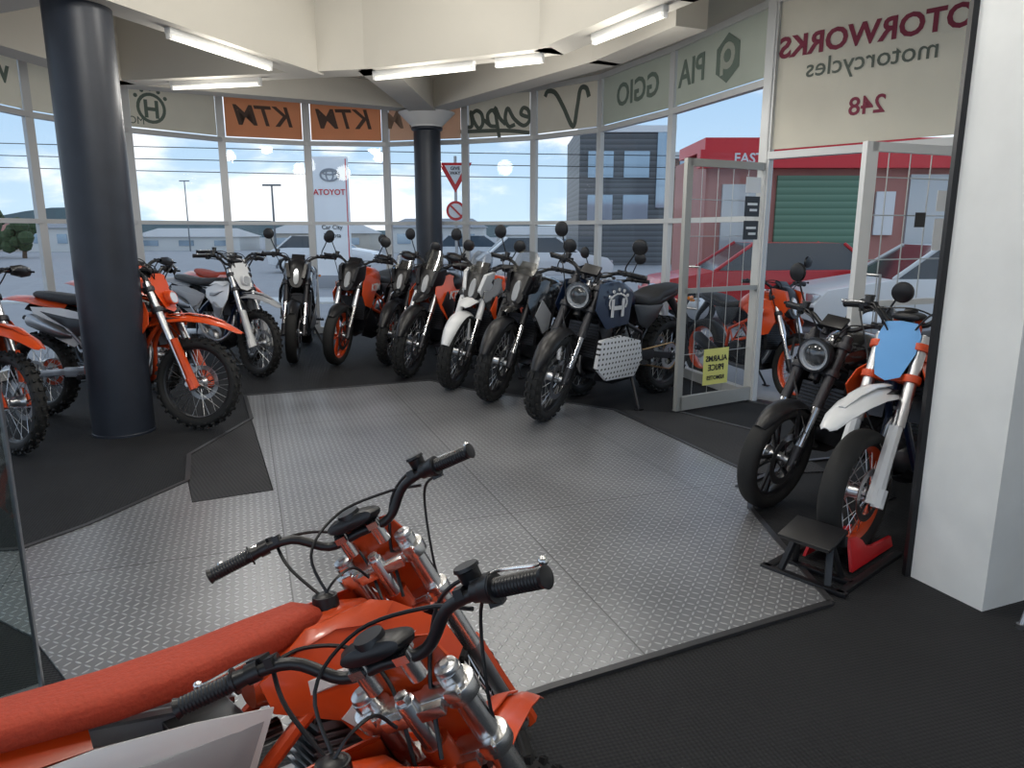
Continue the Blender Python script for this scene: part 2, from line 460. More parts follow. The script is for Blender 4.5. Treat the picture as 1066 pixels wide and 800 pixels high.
# ------------------------------------------------------------------ motorcycle
def motorcycle(style, front, heading, col, label, steer=0, lean=4, z=0.0, scale=1.0, name='motorcycle', knob=None, handguard=False, headmask=True, mirrors=True, screen=False, logo=None, stand=True, wire=None, extra=None, barscale=1.0):
    dirt = style=='dirt'
    a = .74 if dirt else .69
    rf,rr = (.345,.335) if dirt else ((.335,.325) if style=='adv' else (.31,.31))
    if style=='scr': rf,rr=.325,.32
    if style=='moto': rf,rr,a=.31,.31,.72
    dirtish = dirt or style=='moto'
    root = bpy.data.objects.new(name,None); COL.objects.link(root)
    root.empty_display_size=.2
    h=math.radians(heading)
    root.location=(front[0]-math.cos(h)*a*scale, front[1]-math.sin(h)*a*scale, z+.004)
    root.rotation_euler=(-math.radians(lean),0,h)
    root.scale=(scale,)*3
    root['label']=label; root['category']='motorcycle'
    rake=math.radians(26)
    ax=Vector((-math.sin(rake),0,math.cos(rake)))
    top=Vector((a,0,rf))+ax*(.80 if dirtish else .74)
    Hd=Vector((a,0,rf))+ax*.6-Vector((.03,0,.01))
    SM=Matrix.Translation(Hd)@Matrix.Rotation(math.radians(steer),4,ax)@Matrix.Translation(-Hd)
    knobf = knob or ('knob' if dirt else ('mid' if style in('adv','scr') else 'road'))
    wirew = wire if wire is not None else (dirtish or style in ('adv','scr'))
    C=col; body=C.get('body',ORANGE); body2=C.get('body2',WHITE); frame=C.get('frame',ORANGE_D)
    seat=C.get('seat',SEATB); rim=C.get('rim',BLACK); fend=C.get('fender',body); fork=C.get('fork',SILVER); plate=C.get('plate',WHITE)
    ckey=tuple(m.name for m in (body,body2,frame,seat,rim,fend,fork,plate))+(style,a,rf)
    def part(nm, fn, mats, M=None, parent=root, bevel=0, angle=38, sub=''):
        def f():
            mb=MB(); fn(mb); return mk(nm,mb,mats,angle,bevel)
        me=cm((nm,sub,ckey,tuple(x.name for x in mats)),f)
        return ob(nm,me,parent,M)
    def sides(nm, fn, mats, M=None, parent=root, bevel=0, angle=38, sub=''):
        out=[]
        for sd in (1,-1):
            out.append(part(nm,lambda mb,sd=sd: fn(mb,sd),mats,M,parent,bevel,angle,sub+str(sd)))
        return out
    wf=.085 if dirtish and knobf=='knob' else .11; wr=.12 if dirtish else .15
    rimf=rf-(.075 if dirtish and knobf=='knob' else .078); rimr=rr-.085
    def wheel(nm,c,r,w,rm,kd,dsc,M,disc_side):
        o=ob(nm,cm((nm,ckey,wirew),lambda:mk(nm,rim_mb(c,rm,w,'wire' if wirew else 'cast'),[rim,C.get('hub',SILVER),SILVER])),root,M)
        ob('tyre',cm((nm,'tyre',kd,ckey),lambda:mk('tyre',tyre_mb(c,r,w,rm,kd),[RUBBER])),o)
        ob('brake_disc',cm((nm,'disc',ckey),lambda:mk('brake_disc',disc_mb(c,dsc,disc_side),[STEEL,DARKM])),o)
        return o
    FW=wheel('front_wheel',(a,0,rf),rf,wf,rimf,knobf,.13 if dirtish else .15,SM,.06)
    RW=wheel('rear_wheel',(-a,0,rr),rr,wr,rimr,knobf,.11,None,-.07)
    def sprocket(mb):
        mb.lathe([(.11,.075),(.11,.081),(.075,.081),(.075,.075)],(-a,0,rr),n=30,close=True)
        for i in range(30):
            t=2*pi*i/30
            mb.box((-a+.111*math.cos(t),.078,rr+.111*math.sin(t)),(.009,.005,.009),Matrix.Rotation(-t,3,'Y'))
        for i in range(5):
            t=2*pi*i/5; mb.tube([(-a+.03*math.cos(t),.078,rr+.03*math.sin(t)),(-a+.08*math.cos(t),.078,rr+.08*math.sin(t))],.006,n=4)
    part('sprocket',sprocket,[ORANGE_D if frame is ORANGE_D else SILVER],parent=RW)
    def forkf(mb):
        for sd in (1,-1):
            o=Vector((0,sd*.098,0)); b0=Vector((a-.005,0,rf))+o
            tp=top+o
            mid=b0.lerp(tp,.44)
            mb.tube([mid,mid.lerp(tp,.05),tp],[.030,.0285,.0285],n=18,m=0)
            mb.tube([tp,tp+ax*.004,tp+ax*.012,tp+ax*.014],[.026,.027,.025,.020],n=18,m=2)
            mb.tube([tp+ax*.010,tp+ax*.020],[.011,.010],n=6,m=1)
            mb.tube([b0,mid],.0235,n=14,m=1)
            mb.tube([b0-ax*.03,b0+ax*.09],[.026,.028],n=12,m=2)
            mb.tube([b0-Vector((0,sd*.02,0)),b0+Vector((0,sd*.03,0))],.02,n=12,m=2)
        mb.tube([(a,-.12,rf),(a,.12,rf)],.011,n=10,m=1)
        mb.box((a-.10,.075,rf+.08),(.07,.04,.09),Matrix.Rotation(.6,3,'Y'),m=2)
    part('front_fork',forkf,[fork,CHROME if not dirtish else SILVER,DARKM if not dirtish else SILVER],SM)
    def clamps(mb):
        for k,w in ((-.05,.052),(-.21,.06)):
            c=top+ax*k; R=Matrix.Rotation(-rake,3,'Y')
            mb.box(c-Vector((.02,0,.01)),(.062,.14,.03),R,m=0)
            for sd in (1,-1):
                cc=c+Vector((0,sd*.098,0)); mb.tube([cc-ax*.018,cc+ax*.018],.042,n=24,m=0)
                mb.box(c+Vector((-.01,sd*.055,0)),(.05,.07,.026),R,m=0)
                mb.box(cc+Vector((-.042,sd*.0,0))+ax*0,(.02,.03,.028),R,m=0)
                mb.tube([cc+Vector((-.045,-.02*sd,0)),cc+Vector((-.045,.02*sd,0))],.006,n=6,m=1)
        c=top-Vector((.035,0,.015)); mb.tube([c-ax*.26,c-ax*.01],.022,n=12,m=1)
        mb.tube([c-ax*.01,c+ax*.006],.017,n=6,m=1)
    part('triple_clamp',clamps,[C.get('clamp',DARKM),SILVER],SM,bevel=.004)
    if dirtish:
        def guards(mb,sd):
            o=Vector((.028,sd*.098,0)); b0=Vector((a,0,rf))+o
            p=[b0-ax*.03,b0+ax*.12,b0+ax*.36]
            mb.tube(p,[.040,.034,.030],n=8,flat=.9)
            mb.tube([b0-ax*.04+Vector((-.0,sd*.02,0)),b0+ax*.05+Vector((0,sd*.02,0))],[.03,.03],n=8)
        sides('fork_guard',guards,[C.get('guard',body)],SM)
    bz=top+ax*.07 if dirtish else top+ax*.045
    bz=bz-Vector((.025,0,0))
    hb=.40 if dirtish else .37
    hb*=barscale
    def B(y,dx,dz): return (bz.x+dx,y,bz.z+dz)
    rise=.075 if dirtish else .05
    def barf(mb):
        pts=[B(-hb,-.095,rise-.005),B(-hb*.72,-.05,rise),B(-hb*.45,-.02,rise-.01),B(-hb*.24,0,.0),B(0,0,0),B(hb*.24,0,.0),B(hb*.45,-.02,rise-.01),B(hb*.72,-.05,rise),B(hb,-.095,rise-.005)]
        mb.tube(catmull(pts,5),[.0130]*(8*5+1),n=12,m=0)
        for sd in (1,-1):
            c=Vector(B(sd*.05,0,0)); mb.tube([c-ax*.055,c+ax*.022],.02,n=12,m=1)
            mb.box(c+ax*.012,(.05,.03,.02),Matrix.Rotation(-rake,3,'Y'),m=1)
    HB=part('handlebar',barf,[C.get('bar',BLACK),C.get('clamp',DARKM)],SM,sub=str(barscale))
    def gripdir(sd):
        p0=Vector(B(sd*hb*.72,-.05,rise)); p1=Vector(B(sd*hb,-.095,rise-.005)); return p0,p1
    for sd in (1,-1):
        def grip(mb):
            p0,p1=gripdir(sd); d=(p1-p0).normalized()
            pts=[];rs=[]
            s0=p1-d*.118
            pts+=[s0,s0+d*.004,s0+d*.005]; rs+=[.028,.028,.019]
            K=14
            for i in range(K):
                t=.008+i*(.106/K); pts+=[s0+d*t,s0+d*(t+.004)]; rs+=[.0195,.0178]
            pts+=[s0+d*.116,s0+d*.121,s0+d*.124]; rs+=[.020,.022,.016]
            mb.tube(pts,rs,n=16)
        part('grip',grip,[C.get('grip',BLACK)],parent=HB,sub=str(sd)+str(barscale))
        def lever(mb):
            p0,p1=gripdir(sd); d=(p1-p0).normalized(); f=Vector((.9,0,.3)).normalized()
            s0=p1-d*.155
            mb.tube([s0-d*.012,s0+d*.014],.021,n=12,m=1)
            mb.box(s0+f*.028,(.036,.034,.028),m=1)
            if sd<0:
                mb.tube([s0+f*.03-d*.02,s0+f*.03-d*.02+Vector((-.01,0,.035))],[.021,.023],n=14,m=1); mb.tube([s0+f*.03-d*.02+Vector((-.01,0,.035)),s0+f*.03-d*.02+Vector((-.011,0,.042))],[.027,.025],n=14,m=1)
            pl=[s0+f*.045,s0+d*.03+f*.062,s0+d*.08+f*.058,s0+d*.125+f*.05,s0+d*.145+f*.058]
            mb.tube(catmull(pl,4),[.008]*3+[.0070]*13+[.008],n=8,m=0,flat=.6)
            mb.sphere(pl[-1],.0105,m=0,n=12)
            s1=p1-d*.128
            mb.tube([s1-d*.018,s1+d*.010],[.024,.029] if sd<0 else [.016,.020],n=16,m=1)
            if sd<0: mb.box(s1+Vector((.012,0,-.016)),(.035,.026,.035),m=1)
            s2=p1-d*.20
            mb.tube([s2-d*.010,s2+d*.010],.018,n=10,m=1); mb.box(s2+Vector((-.014,0,.006)),(.02,.018,.02),m=1)
        part('lever',lever,[C.get('lever',SILVER if dirtish else BLACK),BLACK],parent=HB,sub=str(sd)+str(barscale))
        if handguard:
            def hg(mb):
                p0,p1=gripdir(sd); d=(p1-p0).normalized()
                rings=[]
                for t in (0,.25,.5,.75,1.0):
                    c=p1+d*(.03-.22*t)+Vector((.085-.05*(1-t)**2,0,.0)); hh=.045*(1-.5*abs(t-.5)*1.3)
                    rings.append([c+Vector((-.015,0,hh)),c+Vector((.012,0,0)),c+Vector((-.015,0,-hh)),c+Vector((-.020,0,-hh)),c+Vector((.006,0,0)),c+Vector((-.02,0,hh))])
                mb.loft(rings)
                mb.tube([p1+d*.005,p1+d*.03+Vector((.03,0,0)),p1+d*.02+Vector((.08,0,0))],.008,n=6)
            part('hand_guard',hg,[C.get('hguard',BLACK)],parent=HB,sub=str(sd)+str(barscale),angle=60)
        if mirrors and not dirtish:
            def mir(mb):
                p0,p1=gripdir(sd); d=(p1-p0).normalized(); s0=p1-d*.15
                e=s0+Vector((.03,sd*.05,.17))
                mb.tube(catmull([s0,s0+Vector((.02,0,.05)),s0+Vector((.03,sd*.03,.12)),e],4),.0055,n=6,m=0)
                c=e+Vector((-.005,sd*.02,.035)); nx=Vector((-1,-sd*.2,.05)).normalized()
                mb.tube([c-nx*.018,c-nx*.010,c+nx*.004],[.03,.052,.056],n=20,m=0)
                mb.tube([c+nx*.004,c+nx*.005],[.052,.051],n=20,m=1)
            part('mirror',mir,[BLACK,MIRG],parent=HB,sub=str(sd)+str(barscale))
    def cables(mb):
        c=Vector(B(0,0,0))
        for sd,k in ((1,0),(-1,0),(-1,.02)):
            p0,p1=gripdir(sd); d=(p1-p0).normalized(); s0=p1-d*.165+Vector((.03,0,-.005))
            pts=[s0,s0-d*.06+Vector((.035,0,.0+k)),c+Vector((.085+k,sd*.10,.03+k)),c+Vector((.08,sd*.045,-.07)),c+Vector((.03,sd*.03,-.22))]
            mb.tube(catmull(pts,6),.0048,n=6)
        pts=[Vector(B(-hb*.7,-.02,rise-.02)),Vector(B(-.2,.08,.02)),Vector((top.x+.06,-.13,top.z-.12)),Vector((a-.16,-.07,rf+.4)),Vector((a-.06,.11,rf+.16))]
        mb.tube(catmull(pts,6),.0042,n=6)
        if dirtish:
            p0,p1=gripdir(1); d=(p1-p0).normalized(); s0=p1-d*.18
            pts=[s0+Vector((.02,0,.0)),s0-d*.03+Vector((-.03,0,-.09)),c+Vector((-.08,.12,-.16)),c+Vector((-.10,.08,-.26))]
            mb.tube(catmull(pts,6),.0048,n=6)
            pts=[Vector(B(-.22,-.01,rise*.6)),Vector(B(-.12,.03,.07)),Vector(B(0.04,.02,.075)),Vector(B(.14,-.04,.0)),Vector(B(.12,-.08,-.16))]
            mb.tube(catmull(pts,6),.0045,n=6)
    part('control_cables',cables,[BLACK],parent=HB,sub=str(barscale))
    if dirtish:
        def pad(mb):
            c=Vector(B(0,.0,.035))
            mb.rx([(c.x-.052,c.z,.02,.006),(c.x-.044,c.z,.065,.018),(c.x-.0,c.z+.002,.085,.026),(c.x+.044,c.z,.065,.018),(c.x+.052,c.z,.02,.006)],n=20,p=2.2)
            mb.tube([c+Vector((-.018,0,.018)),c+Vector((-.022,0,.032))],[.034,.031],n=20)
        part('dash_cover',pad,[BLACK],parent=HB,sub=str(barscale))
    else:
        def dash(mb):
            c=Vector(B(0,.03,.03)); mb.box(c,(.02,.13,.085),Matrix.Rotation(-.9,3,'Y'),m=0); mb.box(c+Vector((-.011,0,.008)),(.003,.11,.065),Matrix.Rotation(-.9,3,'Y'),m=1)
        part('instrument_display',dash,[BLACK,mat('display_screen',(.03,.035,.04),.1)],parent=HB,bevel=.003,sub=str(barscale))
    def framef(mb):
        for sd in (1,-1):
            if dirtish:
                mb.tube(catmull([(Hd.x,sd*.03,Hd.z-.02),(.18,sd*.10,.80),(-.10,sd*.125,.62),(-.17,sd*.12,.40),(-.13,sd*.10,.30)],4),.020,n=8,m=0)
                mb.tube(catmull([(Hd.x,sd*.015,Hd.z-.08),(.33,sd*.04,.62),(.26,sd*.09,.36),(.10,sd*.10,.25),(-.13,sd*.10,.27)],4),.018,n=8,m=0)
                mb.tube([(-.05,sd*.09,.76),(-.45,sd*.075,.86),(-.72,sd*.06,.90)],.012,n=6,m=1)
                mb.tube([(-.15,sd*.11,.52),(-.40,sd*.085,.76),(-.62,sd*.065,.87)],.012,n=6,m=1)
            else:
                mb.tube([(Hd.x-.01,sd*.04,Hd.z-.02),(.10,sd*.125,.70),(-.16,sd*.135,.58),(-.20,sd*.12,.40)],.016,n=8,m=0)
                mb.tube([(Hd.x-.0,sd*.04,Hd.z-.12),(.14,sd*.13,.53),(-.10,sd*.12,.46)],.016,n=8,m=0)
                mb.tube([(.22,sd*.09,.75),(.14,sd*.13,.53),(.03,sd*.13,.66),(-.1,sd*.13,.46),(-.16,sd*.13,.58)],.010,n=6,m=0)
                mb.tube([(-.10,sd*.12,.64),(-.40,sd*.09,.74),(-.62,sd*.06,.82)],.012,n=6,m=0)
                mb.tube([(-.18,sd*.12,.50),(-.40,sd*.09,.72)],.012,n=6,m=0)
        mb.tube([Hd-ax*.13,Hd+ax*.06],.032,n=14,m=0)
        if dirtish:
            mb.prism([(Hd.x-.02,Hd.z+.01),(Hd.x+.0,Hd.z-.10),(.24,.72),(.16,.80)],-.03,.03,m=0)
    part('frame',framef,[frame,SILVER])
    def swing(mb):
        for sd in (1,-1):
            mb.bar((-.16,sd*.09,.39),(-.40,sd*.10,.375),.032,.075,m=0); mb.bar((-.40,sd*.10,.375),(-a-.03,sd*.095,rr),.028,.050,m=0)
            mb.box((-a,sd*.1,rr),(.07,.03,.05),m=0)
        mb.bar((-.30,-.09,.38),(-.30,.09,.38),.06,.06,m=0)
        mb.tube([(-a,-.12,rr),(-a,.12,rr)],.012,n=10,m=1)
    part('swingarm',swing,[C.get('swing',SILVER if dirtish else BLACK),SILVER],bevel=.004)
    def chain(mb):
        r1,r2=.11,.035; x1=-a; x2=-.12; z1=rr; z2=.375
        pts=[]
        for i in range(13):
            t=pi/2+pi*i/12; pts.append((x1+r1*math.cos(t),.078,z1+r1*math.sin(t)))
        for i in range(7):
            t=-pi/2+pi*i/6; pts.append((x2+r2*math.cos(t),.078,z2+r2*math.sin(t)))
        pts.append(pts[0]); mb.tube(pts,.0075,n=4)
    part('chain',chain,[BRONZE if not dirtish else STEEL])
    def shock(mb):
        p0=Vector((-.16,0,.42)); p1=Vector((-.20,0,.74)); d=p1-p0
        mb.tube([p0,p1],.016,n=10,m=1)
        pts=[p0+d*(.15+.75*i/90)+Vector((math.cos(i*.45)*.036,math.sin(i*.45)*.036,0)) for i in range(91)]
        mb.tube(pts,.006,n=5,m=0)
    part('shock_absorber',shock,[C.get('spring',WHITE),SILVER])
    def engine(mb):
        poly=[(-.19,.37),(-.16,.28),(.08,.245),(.22,.30),(.25,.42),(.17,.50),(-.03,.52),(-.16,.48)]
        mb.prism(poly,-.105,.105,m=0)
        mb.lathe([(0,.142),(.07,.142),(.082,.13),(.085,.10),(.085,-.10),(.08,-.13),(.066,-.148),(0,-.15)],(.11,0,.365),n=28,m=0)
        mb.lathe([(0,-.165),(.075,-.165),(.09,-.15),(.095,-.10),(.095,-.0)],(-.03,0,.39),n=28,m=0)
        mb.lathe([(0,.125),(.045,.125),(.055,.11),(.055,.0)],(-.12,0,.375),n=20,m=0)
        for i in range(8):
            t=2*pi*i/8
            for (cx,cz,r,y) in ((.11,.365,.078,.138),(-.03,.39,.086,-.155)):
                mb.tube([(cx+r*math.cos(t),y*.9,cz+r*math.sin(t)),(cx+r*math.cos(t),y+.006*(1 if y>0 else -1),cz+r*math.sin(t))],.006,n=6,m=1)
        R=Matrix.Rotation(.2,3,'Y'); c=Vector((.14,0,.50)); u=R@Vector((0,0,1))
        mb.box(c+u*.09,(.13,.13,.20),R,m=0)
        for i in range(6): mb.box(c+u*(.03+.022*i),(.165,.165,.009),R,m=0)
        mb.box(c+u*.20,(.17,.16,.055),R,m=1); mb.box(c+u*.25,(.13,.14,.05),R,m=1)
        mb.tube(catmull([(.03,0,.68),(-.03,0,.68),(-.10,0,.69)],3),.03,n=10,m=2)
        mb.box((-.15,0,.70),(.16,.15,.17),m=2)
    part('engine',engine,[C.get('engine',DARKM if not dirtish else STEEL),DARKM,BLACK],bevel=.004)
    def rad(mb):
        if dirtish:
            for sd in (1,-1):
                mb.box((.31,sd*.10,.72),(.035,.08,.24),Matrix.Rotation(-.25,3,'Y'),m=0)
                for i in range(9): mb.box((.325,sd*.10,.63+i*.022),(.012,.08,.006),m=1)
            mb.box((.31,0,.80),(.03,.16,.02),m=0)
        else:
            mb.box((.36,0,.56),(.04,.28,.24),Matrix.Rotation(-.2,3,'Y'),m=0)
            for i in range(11): mb.box((.385-.004*(5-i)*-1,0,.46+i*.020),(.008,.27,.007),m=1)
    part('radiator',rad,[DARKM,BLACK])
    def exh(mb):
        if dirtish:
            mb.tube(catmull([(.24,0,.66),(.34,-.02,.58),(.33,-.06,.42),(.22,-.13,.33),(.02,-.165,.40),(-.12,-.15,.56),(-.26,-.14,.68)],5),.021,n=10,m=0)
            mb.tube([(-.26,-.14,.66),(-.32,-.14,.67),(-.36,-.14,.68),(-.66,-.145,.77),(-.68,-.145,.775)],[.022,.035,.050,.052,.042],n=16,m=1)
            mb.tube([(-.68,-.145,.775),(-.73,-.145,.79)],.018,n=10,m=2)
        else:
            mb.tube(catmull([(.24,0,.62),(.33,-.02,.52),(.30,-.07,.34),(.16,-.12,.24),(-.10,-.13,.24),(-.24,-.14,.28)],5),.022,n=10,m=0)
            mb.tube([(-.22,-.15,.28),(-.27,-.155,.30),(-.32,-.165,.32),(-.60,-.175,.44),(-.63,-.175,.455)],[.024,.05,.058,.058,.04],n=16,m=1)
            mb.tube([(-.63,-.175,.455),(-.66,-.175,.465)],.02,n=10,m=2)
    part('exhaust',exh,[STEEL,C.get('muffler',STEEL if dirtish else DARKM),BLACK])
    def pegs(mb,sd):
        mb.box((-.13,sd*.185,.36),(.05,.10,.022)); mb.box((-.13,sd*.13,.37),(.04,.04,.05))
        for k in range(4): mb.box((-.13,sd*(.15+k*.024),.375),(.05,.006,.012))
        if sd<0: mb.tube([(-.12,-.15,.36),(.04,-.17,.30),(.06,-.19,.30)],.007,n=6)
        else: mb.tube([(-.12,.14,.37),(.05,.16,.33),(.055,.19,.335)],.007,n=6)
    sides('footpeg',pegs,[DARKM])
    if stand:
        tl=math.tan(math.radians(lean))
        fz=.28*tl
        def ks(mb):
            mb.tube([(-.08,.12,.30),(-.02,.27,fz+.03),(-.018,.28,fz+.008)],[.013,.011,.011],n=8)
            mb.box((-.015,.285,fz+.006),(.07,.04,.01))
        part('kickstand',ks,[STEEL if dirtish else BLACK],sub=str(round(lean,2)))
    if dirtish:
        def tank(mb):
            mb.rx([(.37,.83,.035,.05),(.32,.85,.07,.085),(.20,.86,.095,.10),(.06,.84,.09,.09),(-.04,.82,.06,.05)],m=0,n=24)
            mb.tube([(.20,0,.945),(.20,0,.985)],[.038,.034],n=16,m=1)
            mb.tube([(.20,0,.985),(.20,0,.99)],[.03,.02],n=16,m=1)
            mb.tube(catmull([(.20,0,.985),(.24,0,1.02),(.30,.01,1.03),(.34,.0,.99)],4),.004,n=5,m=1)
        part('fuel_tank',tank,[C.get('tank',BLACK),BLACK])
        def shroud(mb,sd):
            s_=(sd,)
            mb.plate([(.36,.935,.085),(.47,.86,.165),(.50,.78,.20),(.44,.70,.205),(.33,.57,.185),(.22,.58,.165),(.14,.70,.14),(-.02,.78,.115),(-.04,.86,.10),(.14,.93,.095)],m=0,sides=s_)
            mb.plate([(.02,.90,.10),(.16,.925,.098),(.30,.90,.12),(.36,.935,.088),(.30,.955,.07),(.10,.945,.085)],m=0,sides=s_)
            mb.plate([(.24,.60,.172),(.335,.58,.19),(.42,.69,.212),(.30,.70,.192),(.18,.74,.155),(.14,.705,.145)],m=1,sides=s_)
            mb.plate([(.06,.83,.118),(.20,.83,.135),(.38,.86,.158),(.20,.80,.150),(.06,.79,.125)],m=1,sides=s_,th=.002)
        sh=sides('radiator_shroud',shroud,[body,body2],angle=25)
        def side(mb,sd):
            mb.plate([(-.02,.80,.122),(-.10,.66,.145),(-.25,.58,.15),(-.42,.64,.15),(-.62,.76,.13),(-.72,.87,.10),(-.40,.87,.115),(-.20,.84,.12)],m=0,sides=(sd,))
            mb.plate([(-.05,.78,.128),(-.11,.69,.152),(-.20,.66,.160),(-.30,.72,.152),(-.50,.80,.135),(-.60,.84,.12),(-.30,.80,.142)],m=1,sides=(sd,),th=.004)
        sides('side_panel',side,[C.get('side',body2),C.get('side2',body2)],angle=25)
        def seatf(mb):
            mb.rx([(.17,.935,.040,.030),(.12,.945,.065,.042),(.0,.935,.085,.045),(-.15,.925,.095,.045),(-.35,.93,.100,.042),(-.55,.95,.092,.038),(-.70,.965,.075,.030),(-.74,.965,.05,.02)],n=24,p=3.0)
        part('seat',seatf,[seat],angle=60)
        def rfend(mb):
            mb.blade([(-.40,.91,.085,.05),(-.60,.935,.10,.055),(-.78,.955,.11,.045),(-.95,.955,.10,.035),(-1.06,.935,.075,.02),(-1.10,.925,.045,.01)],m=0)
            mb.blade([(-.42,.86,.08,.05),(-.62,.88,.09,.06),(-.80,.90,.08,.05)],m=1)
        part('rear_fender',rfend,[C.get('rfender',fend),BLACK],angle=50)
        def ffend(mb):
            zt=rf-.345
            mb.blade([(.34,.76+zt,.045,.02),(.42,.80+zt,.06,.035),(.52,.835+zt,.075,.045),(.68,.85+zt,.085,.045),(.84,.835+zt,.08,.04),(.98,.795+zt,.062,.03),(1.07,.75+zt,.04,.02),(1.10,.735+zt,.02,.01)],m=0)
            mb.blade([(.50,.85+zt,.03,.005),(.68,.866+zt,.035,.006),(.84,.85+zt,.03,.006),(.96,.81+zt,.015,.004)],m=0)
            mb.box((.56,0,.815+zt),(.14,.12,.02),m=1)
        part('front_fender',ffend,[fend,BLACK],SM,angle=50)
        def numplate(mb):
            poly=[(0,-.15),(.06,-.13),(.095,-.02),(.10,.06),(.075,.12),(.0,.13)]
            pts=poly+[(-y,z_) for (y,z_) in poly[::-1][1:-1]]
            c=top+Vector((.095,0,-.045))
            f=[];b=[]
            for (y,z_) in pts:
                x=c.x-z_*.42-y*y*3.5
                f.append(Vector((x,y,c.z+z_))); b.append(Vector((x-.006,y*.97,c.z+z_)))
            mb.loft([b,f],m=0)
            if headmask:
                mb.rx([(c.x+.012,c.z-.045,.045,.05,-.3),(c.x+.045,c.z-.045,.05,.052,-.3),(c.x+.06,c.z-.045,.045,.045,-.3)],m=0)
                mb.rx([(c.x+.060,c.z-.045,.04,.04,-.3),(c.x+.064,c.z-.045,.036,.036,-.3)],m=1)
        part('headlight_mask' if headmask else 'number_plate',numplate,[plate,LENS],SM,sub=str(headmask),angle=30)
        if logo:
            for i_,sd in enumerate((1,-1)):
                xa=(-1.0,-.19,0) if sd>0 else (1.0,-.19,0)
                ob('lettering',text_me(logo,.07,C.get('logo',WHITE),.03,.25),sh[i_],basis(xa,(0,0,1),(.35,sd*.209,.77)))
        def skid(mb):
            mb.blade([(.30,.30,.07,-.05),(.18,.235,.10,-.05),(-.05,.225,.10,-.05),(-.12,.23,.09,-.04)],m=0,th=.005)
        part('skid_plate',skid,[BLACK],angle=50)
    else:
        def tank(mb):
            w=1.15 if style=='adv' else 1.0
            mb.rx([(.33,.83,.045,.05),(.28,.85,.11*w,.095),(.18,.87,.15*w,.115),(.05,.865,.155*w,.11),(-.06,.84,.12,.085),(-.14,.81,.08,.05)],m=0,n=24,p=2.7)
            mb.tube([(.14,0,.975),(.14,0,.992)],[.042,.040],n=18,m=1)
        tk=part('fuel_tank',tank,[C.get('tank',body),SILVER],angle=50)
        def seatf(mb):
            mb.rx([(-.05,.84,.06,.03),(-.12,.825,.10,.04),(-.25,.80,.135,.045),(-.38,.81,.135,.045),(-.46,.845,.12,.045),(-.60,.865,.115,.04),(-.74,.885,.085,.03),(-.78,.89,.05,.015)],n=24,p=3)
        part('seat',seatf,[seat],angle=60)
        def tail(mb):
            mb.rx([(-.28,.755,.10,.035),(-.50,.80,.10,.04),(-.72,.845,.075,.04),(-.82,.865,.05,.025)],m=0,n=16,p=3)
            mb.tube([(-.70,0,.82),(-.86,0,.66),(-.92,0,.52)],[.03,.02,.014],n=8,m=0,flat=1.6)
            mb.box((-.93,0,.50),(.008,.17,.15),Matrix.Rotation(.35,3,'Y'),m=0)
        part('tail_section',tail,[C.get('tail',BLACK)],bevel=0,angle=50)
        def tl_(mb): mb.box((-.84,0,.865),(.02,.09,.03))
        part('tail_light',tl_,[LENSR],bevel=.003)
        for sd in (1,-1):
            def ind(mb):
                mb.tube([(-.80,sd*.05,.80),(-.82,sd*.12,.80)],.006,n=6,m=0); mb.tube([(-.80,sd*.13,.80),(-.85,sd*.13,.80)],[.014,.018],n=10,m=1)
            part('turn_signal',ind,[BLACK,AMBER],sub=str(sd))
        def side(mb,sd):
            mb.plate([(-.05,.80,.13),(-.10,.66,.15),(-.22,.60,.15),(-.36,.68,.14),(-.46,.77,.12),(-.25,.78,.13)],m=0,sides=(sd,))
        sides('side_panel',side,[C.get('side',body2)],angle=25)
        def shroud(mb,sd):
            s_=(sd,)
            if style=='adv':
                mb.plate([(.44,.93,.10),(.52,.80,.15),(.48,.66,.19),(.34,.52,.20),(.24,.56,.19),(.16,.72,.185),(-.02,.78,.17),(.02,.90,.15),(.25,.97,.13)],m=0,sides=s_)
                mb.plate([(.46,.70,.19),(.36,.55,.205),(.27,.58,.20),(.24,.70,.197),(.36,.82,.185)],m=1,sides=s_)
            elif style=='duke':
                mb.plate([(.36,.90,.12),(.50,.72,.17),(.44,.60,.18),(.30,.56,.18),(.16,.72,.165),(.02,.80,.16),(.12,.90,.14)],m=0,sides=s_)
                mb.plate([(.30,.57,.185),(.10,.34,.165),(-.05,.30,.15),(.12,.28,.13),(.30,.32,.13),(.38,.46,.17)],m=1,sides=s_)
            else:
                mb.plate([(.33,.80,.13),(.40,.68,.165),(.34,.56,.165),(.24,.60,.16),(.18,.74,.15)],m=1,sides=s_)
        sides('radiator_shroud',shroud,[body,body2],angle=25)
        def ffend(mb):
            if style in('adv','scr'):
                mb.arch((a,rf),rf+.035,.35,2.45,.065,.03)
            else: mb.arch((a,rf),rf+.022,.75,2.75,.065,.03)
            for sd in(1,-1): mb.bar((a-.04,sd*.07,rf+.12),(a-.05,sd*.05,rf+.30),.02,.01)
        part('front_fender',ffend,[fend],SM,angle=50)
        def belly(mb,sd):
            mb.plate([(.30,.36,.11),(.32,.26,.09),(.10,.20,.10),(-.14,.22,.11),(-.16,.30,.13),(.10,.30,.14)],m=0,sides=(sd,))
        sides('engine_guard',belly,[C.get('belly',BLACK)],angle=25)
        HL=Vector((top.x+.115,0,top.z-.10))
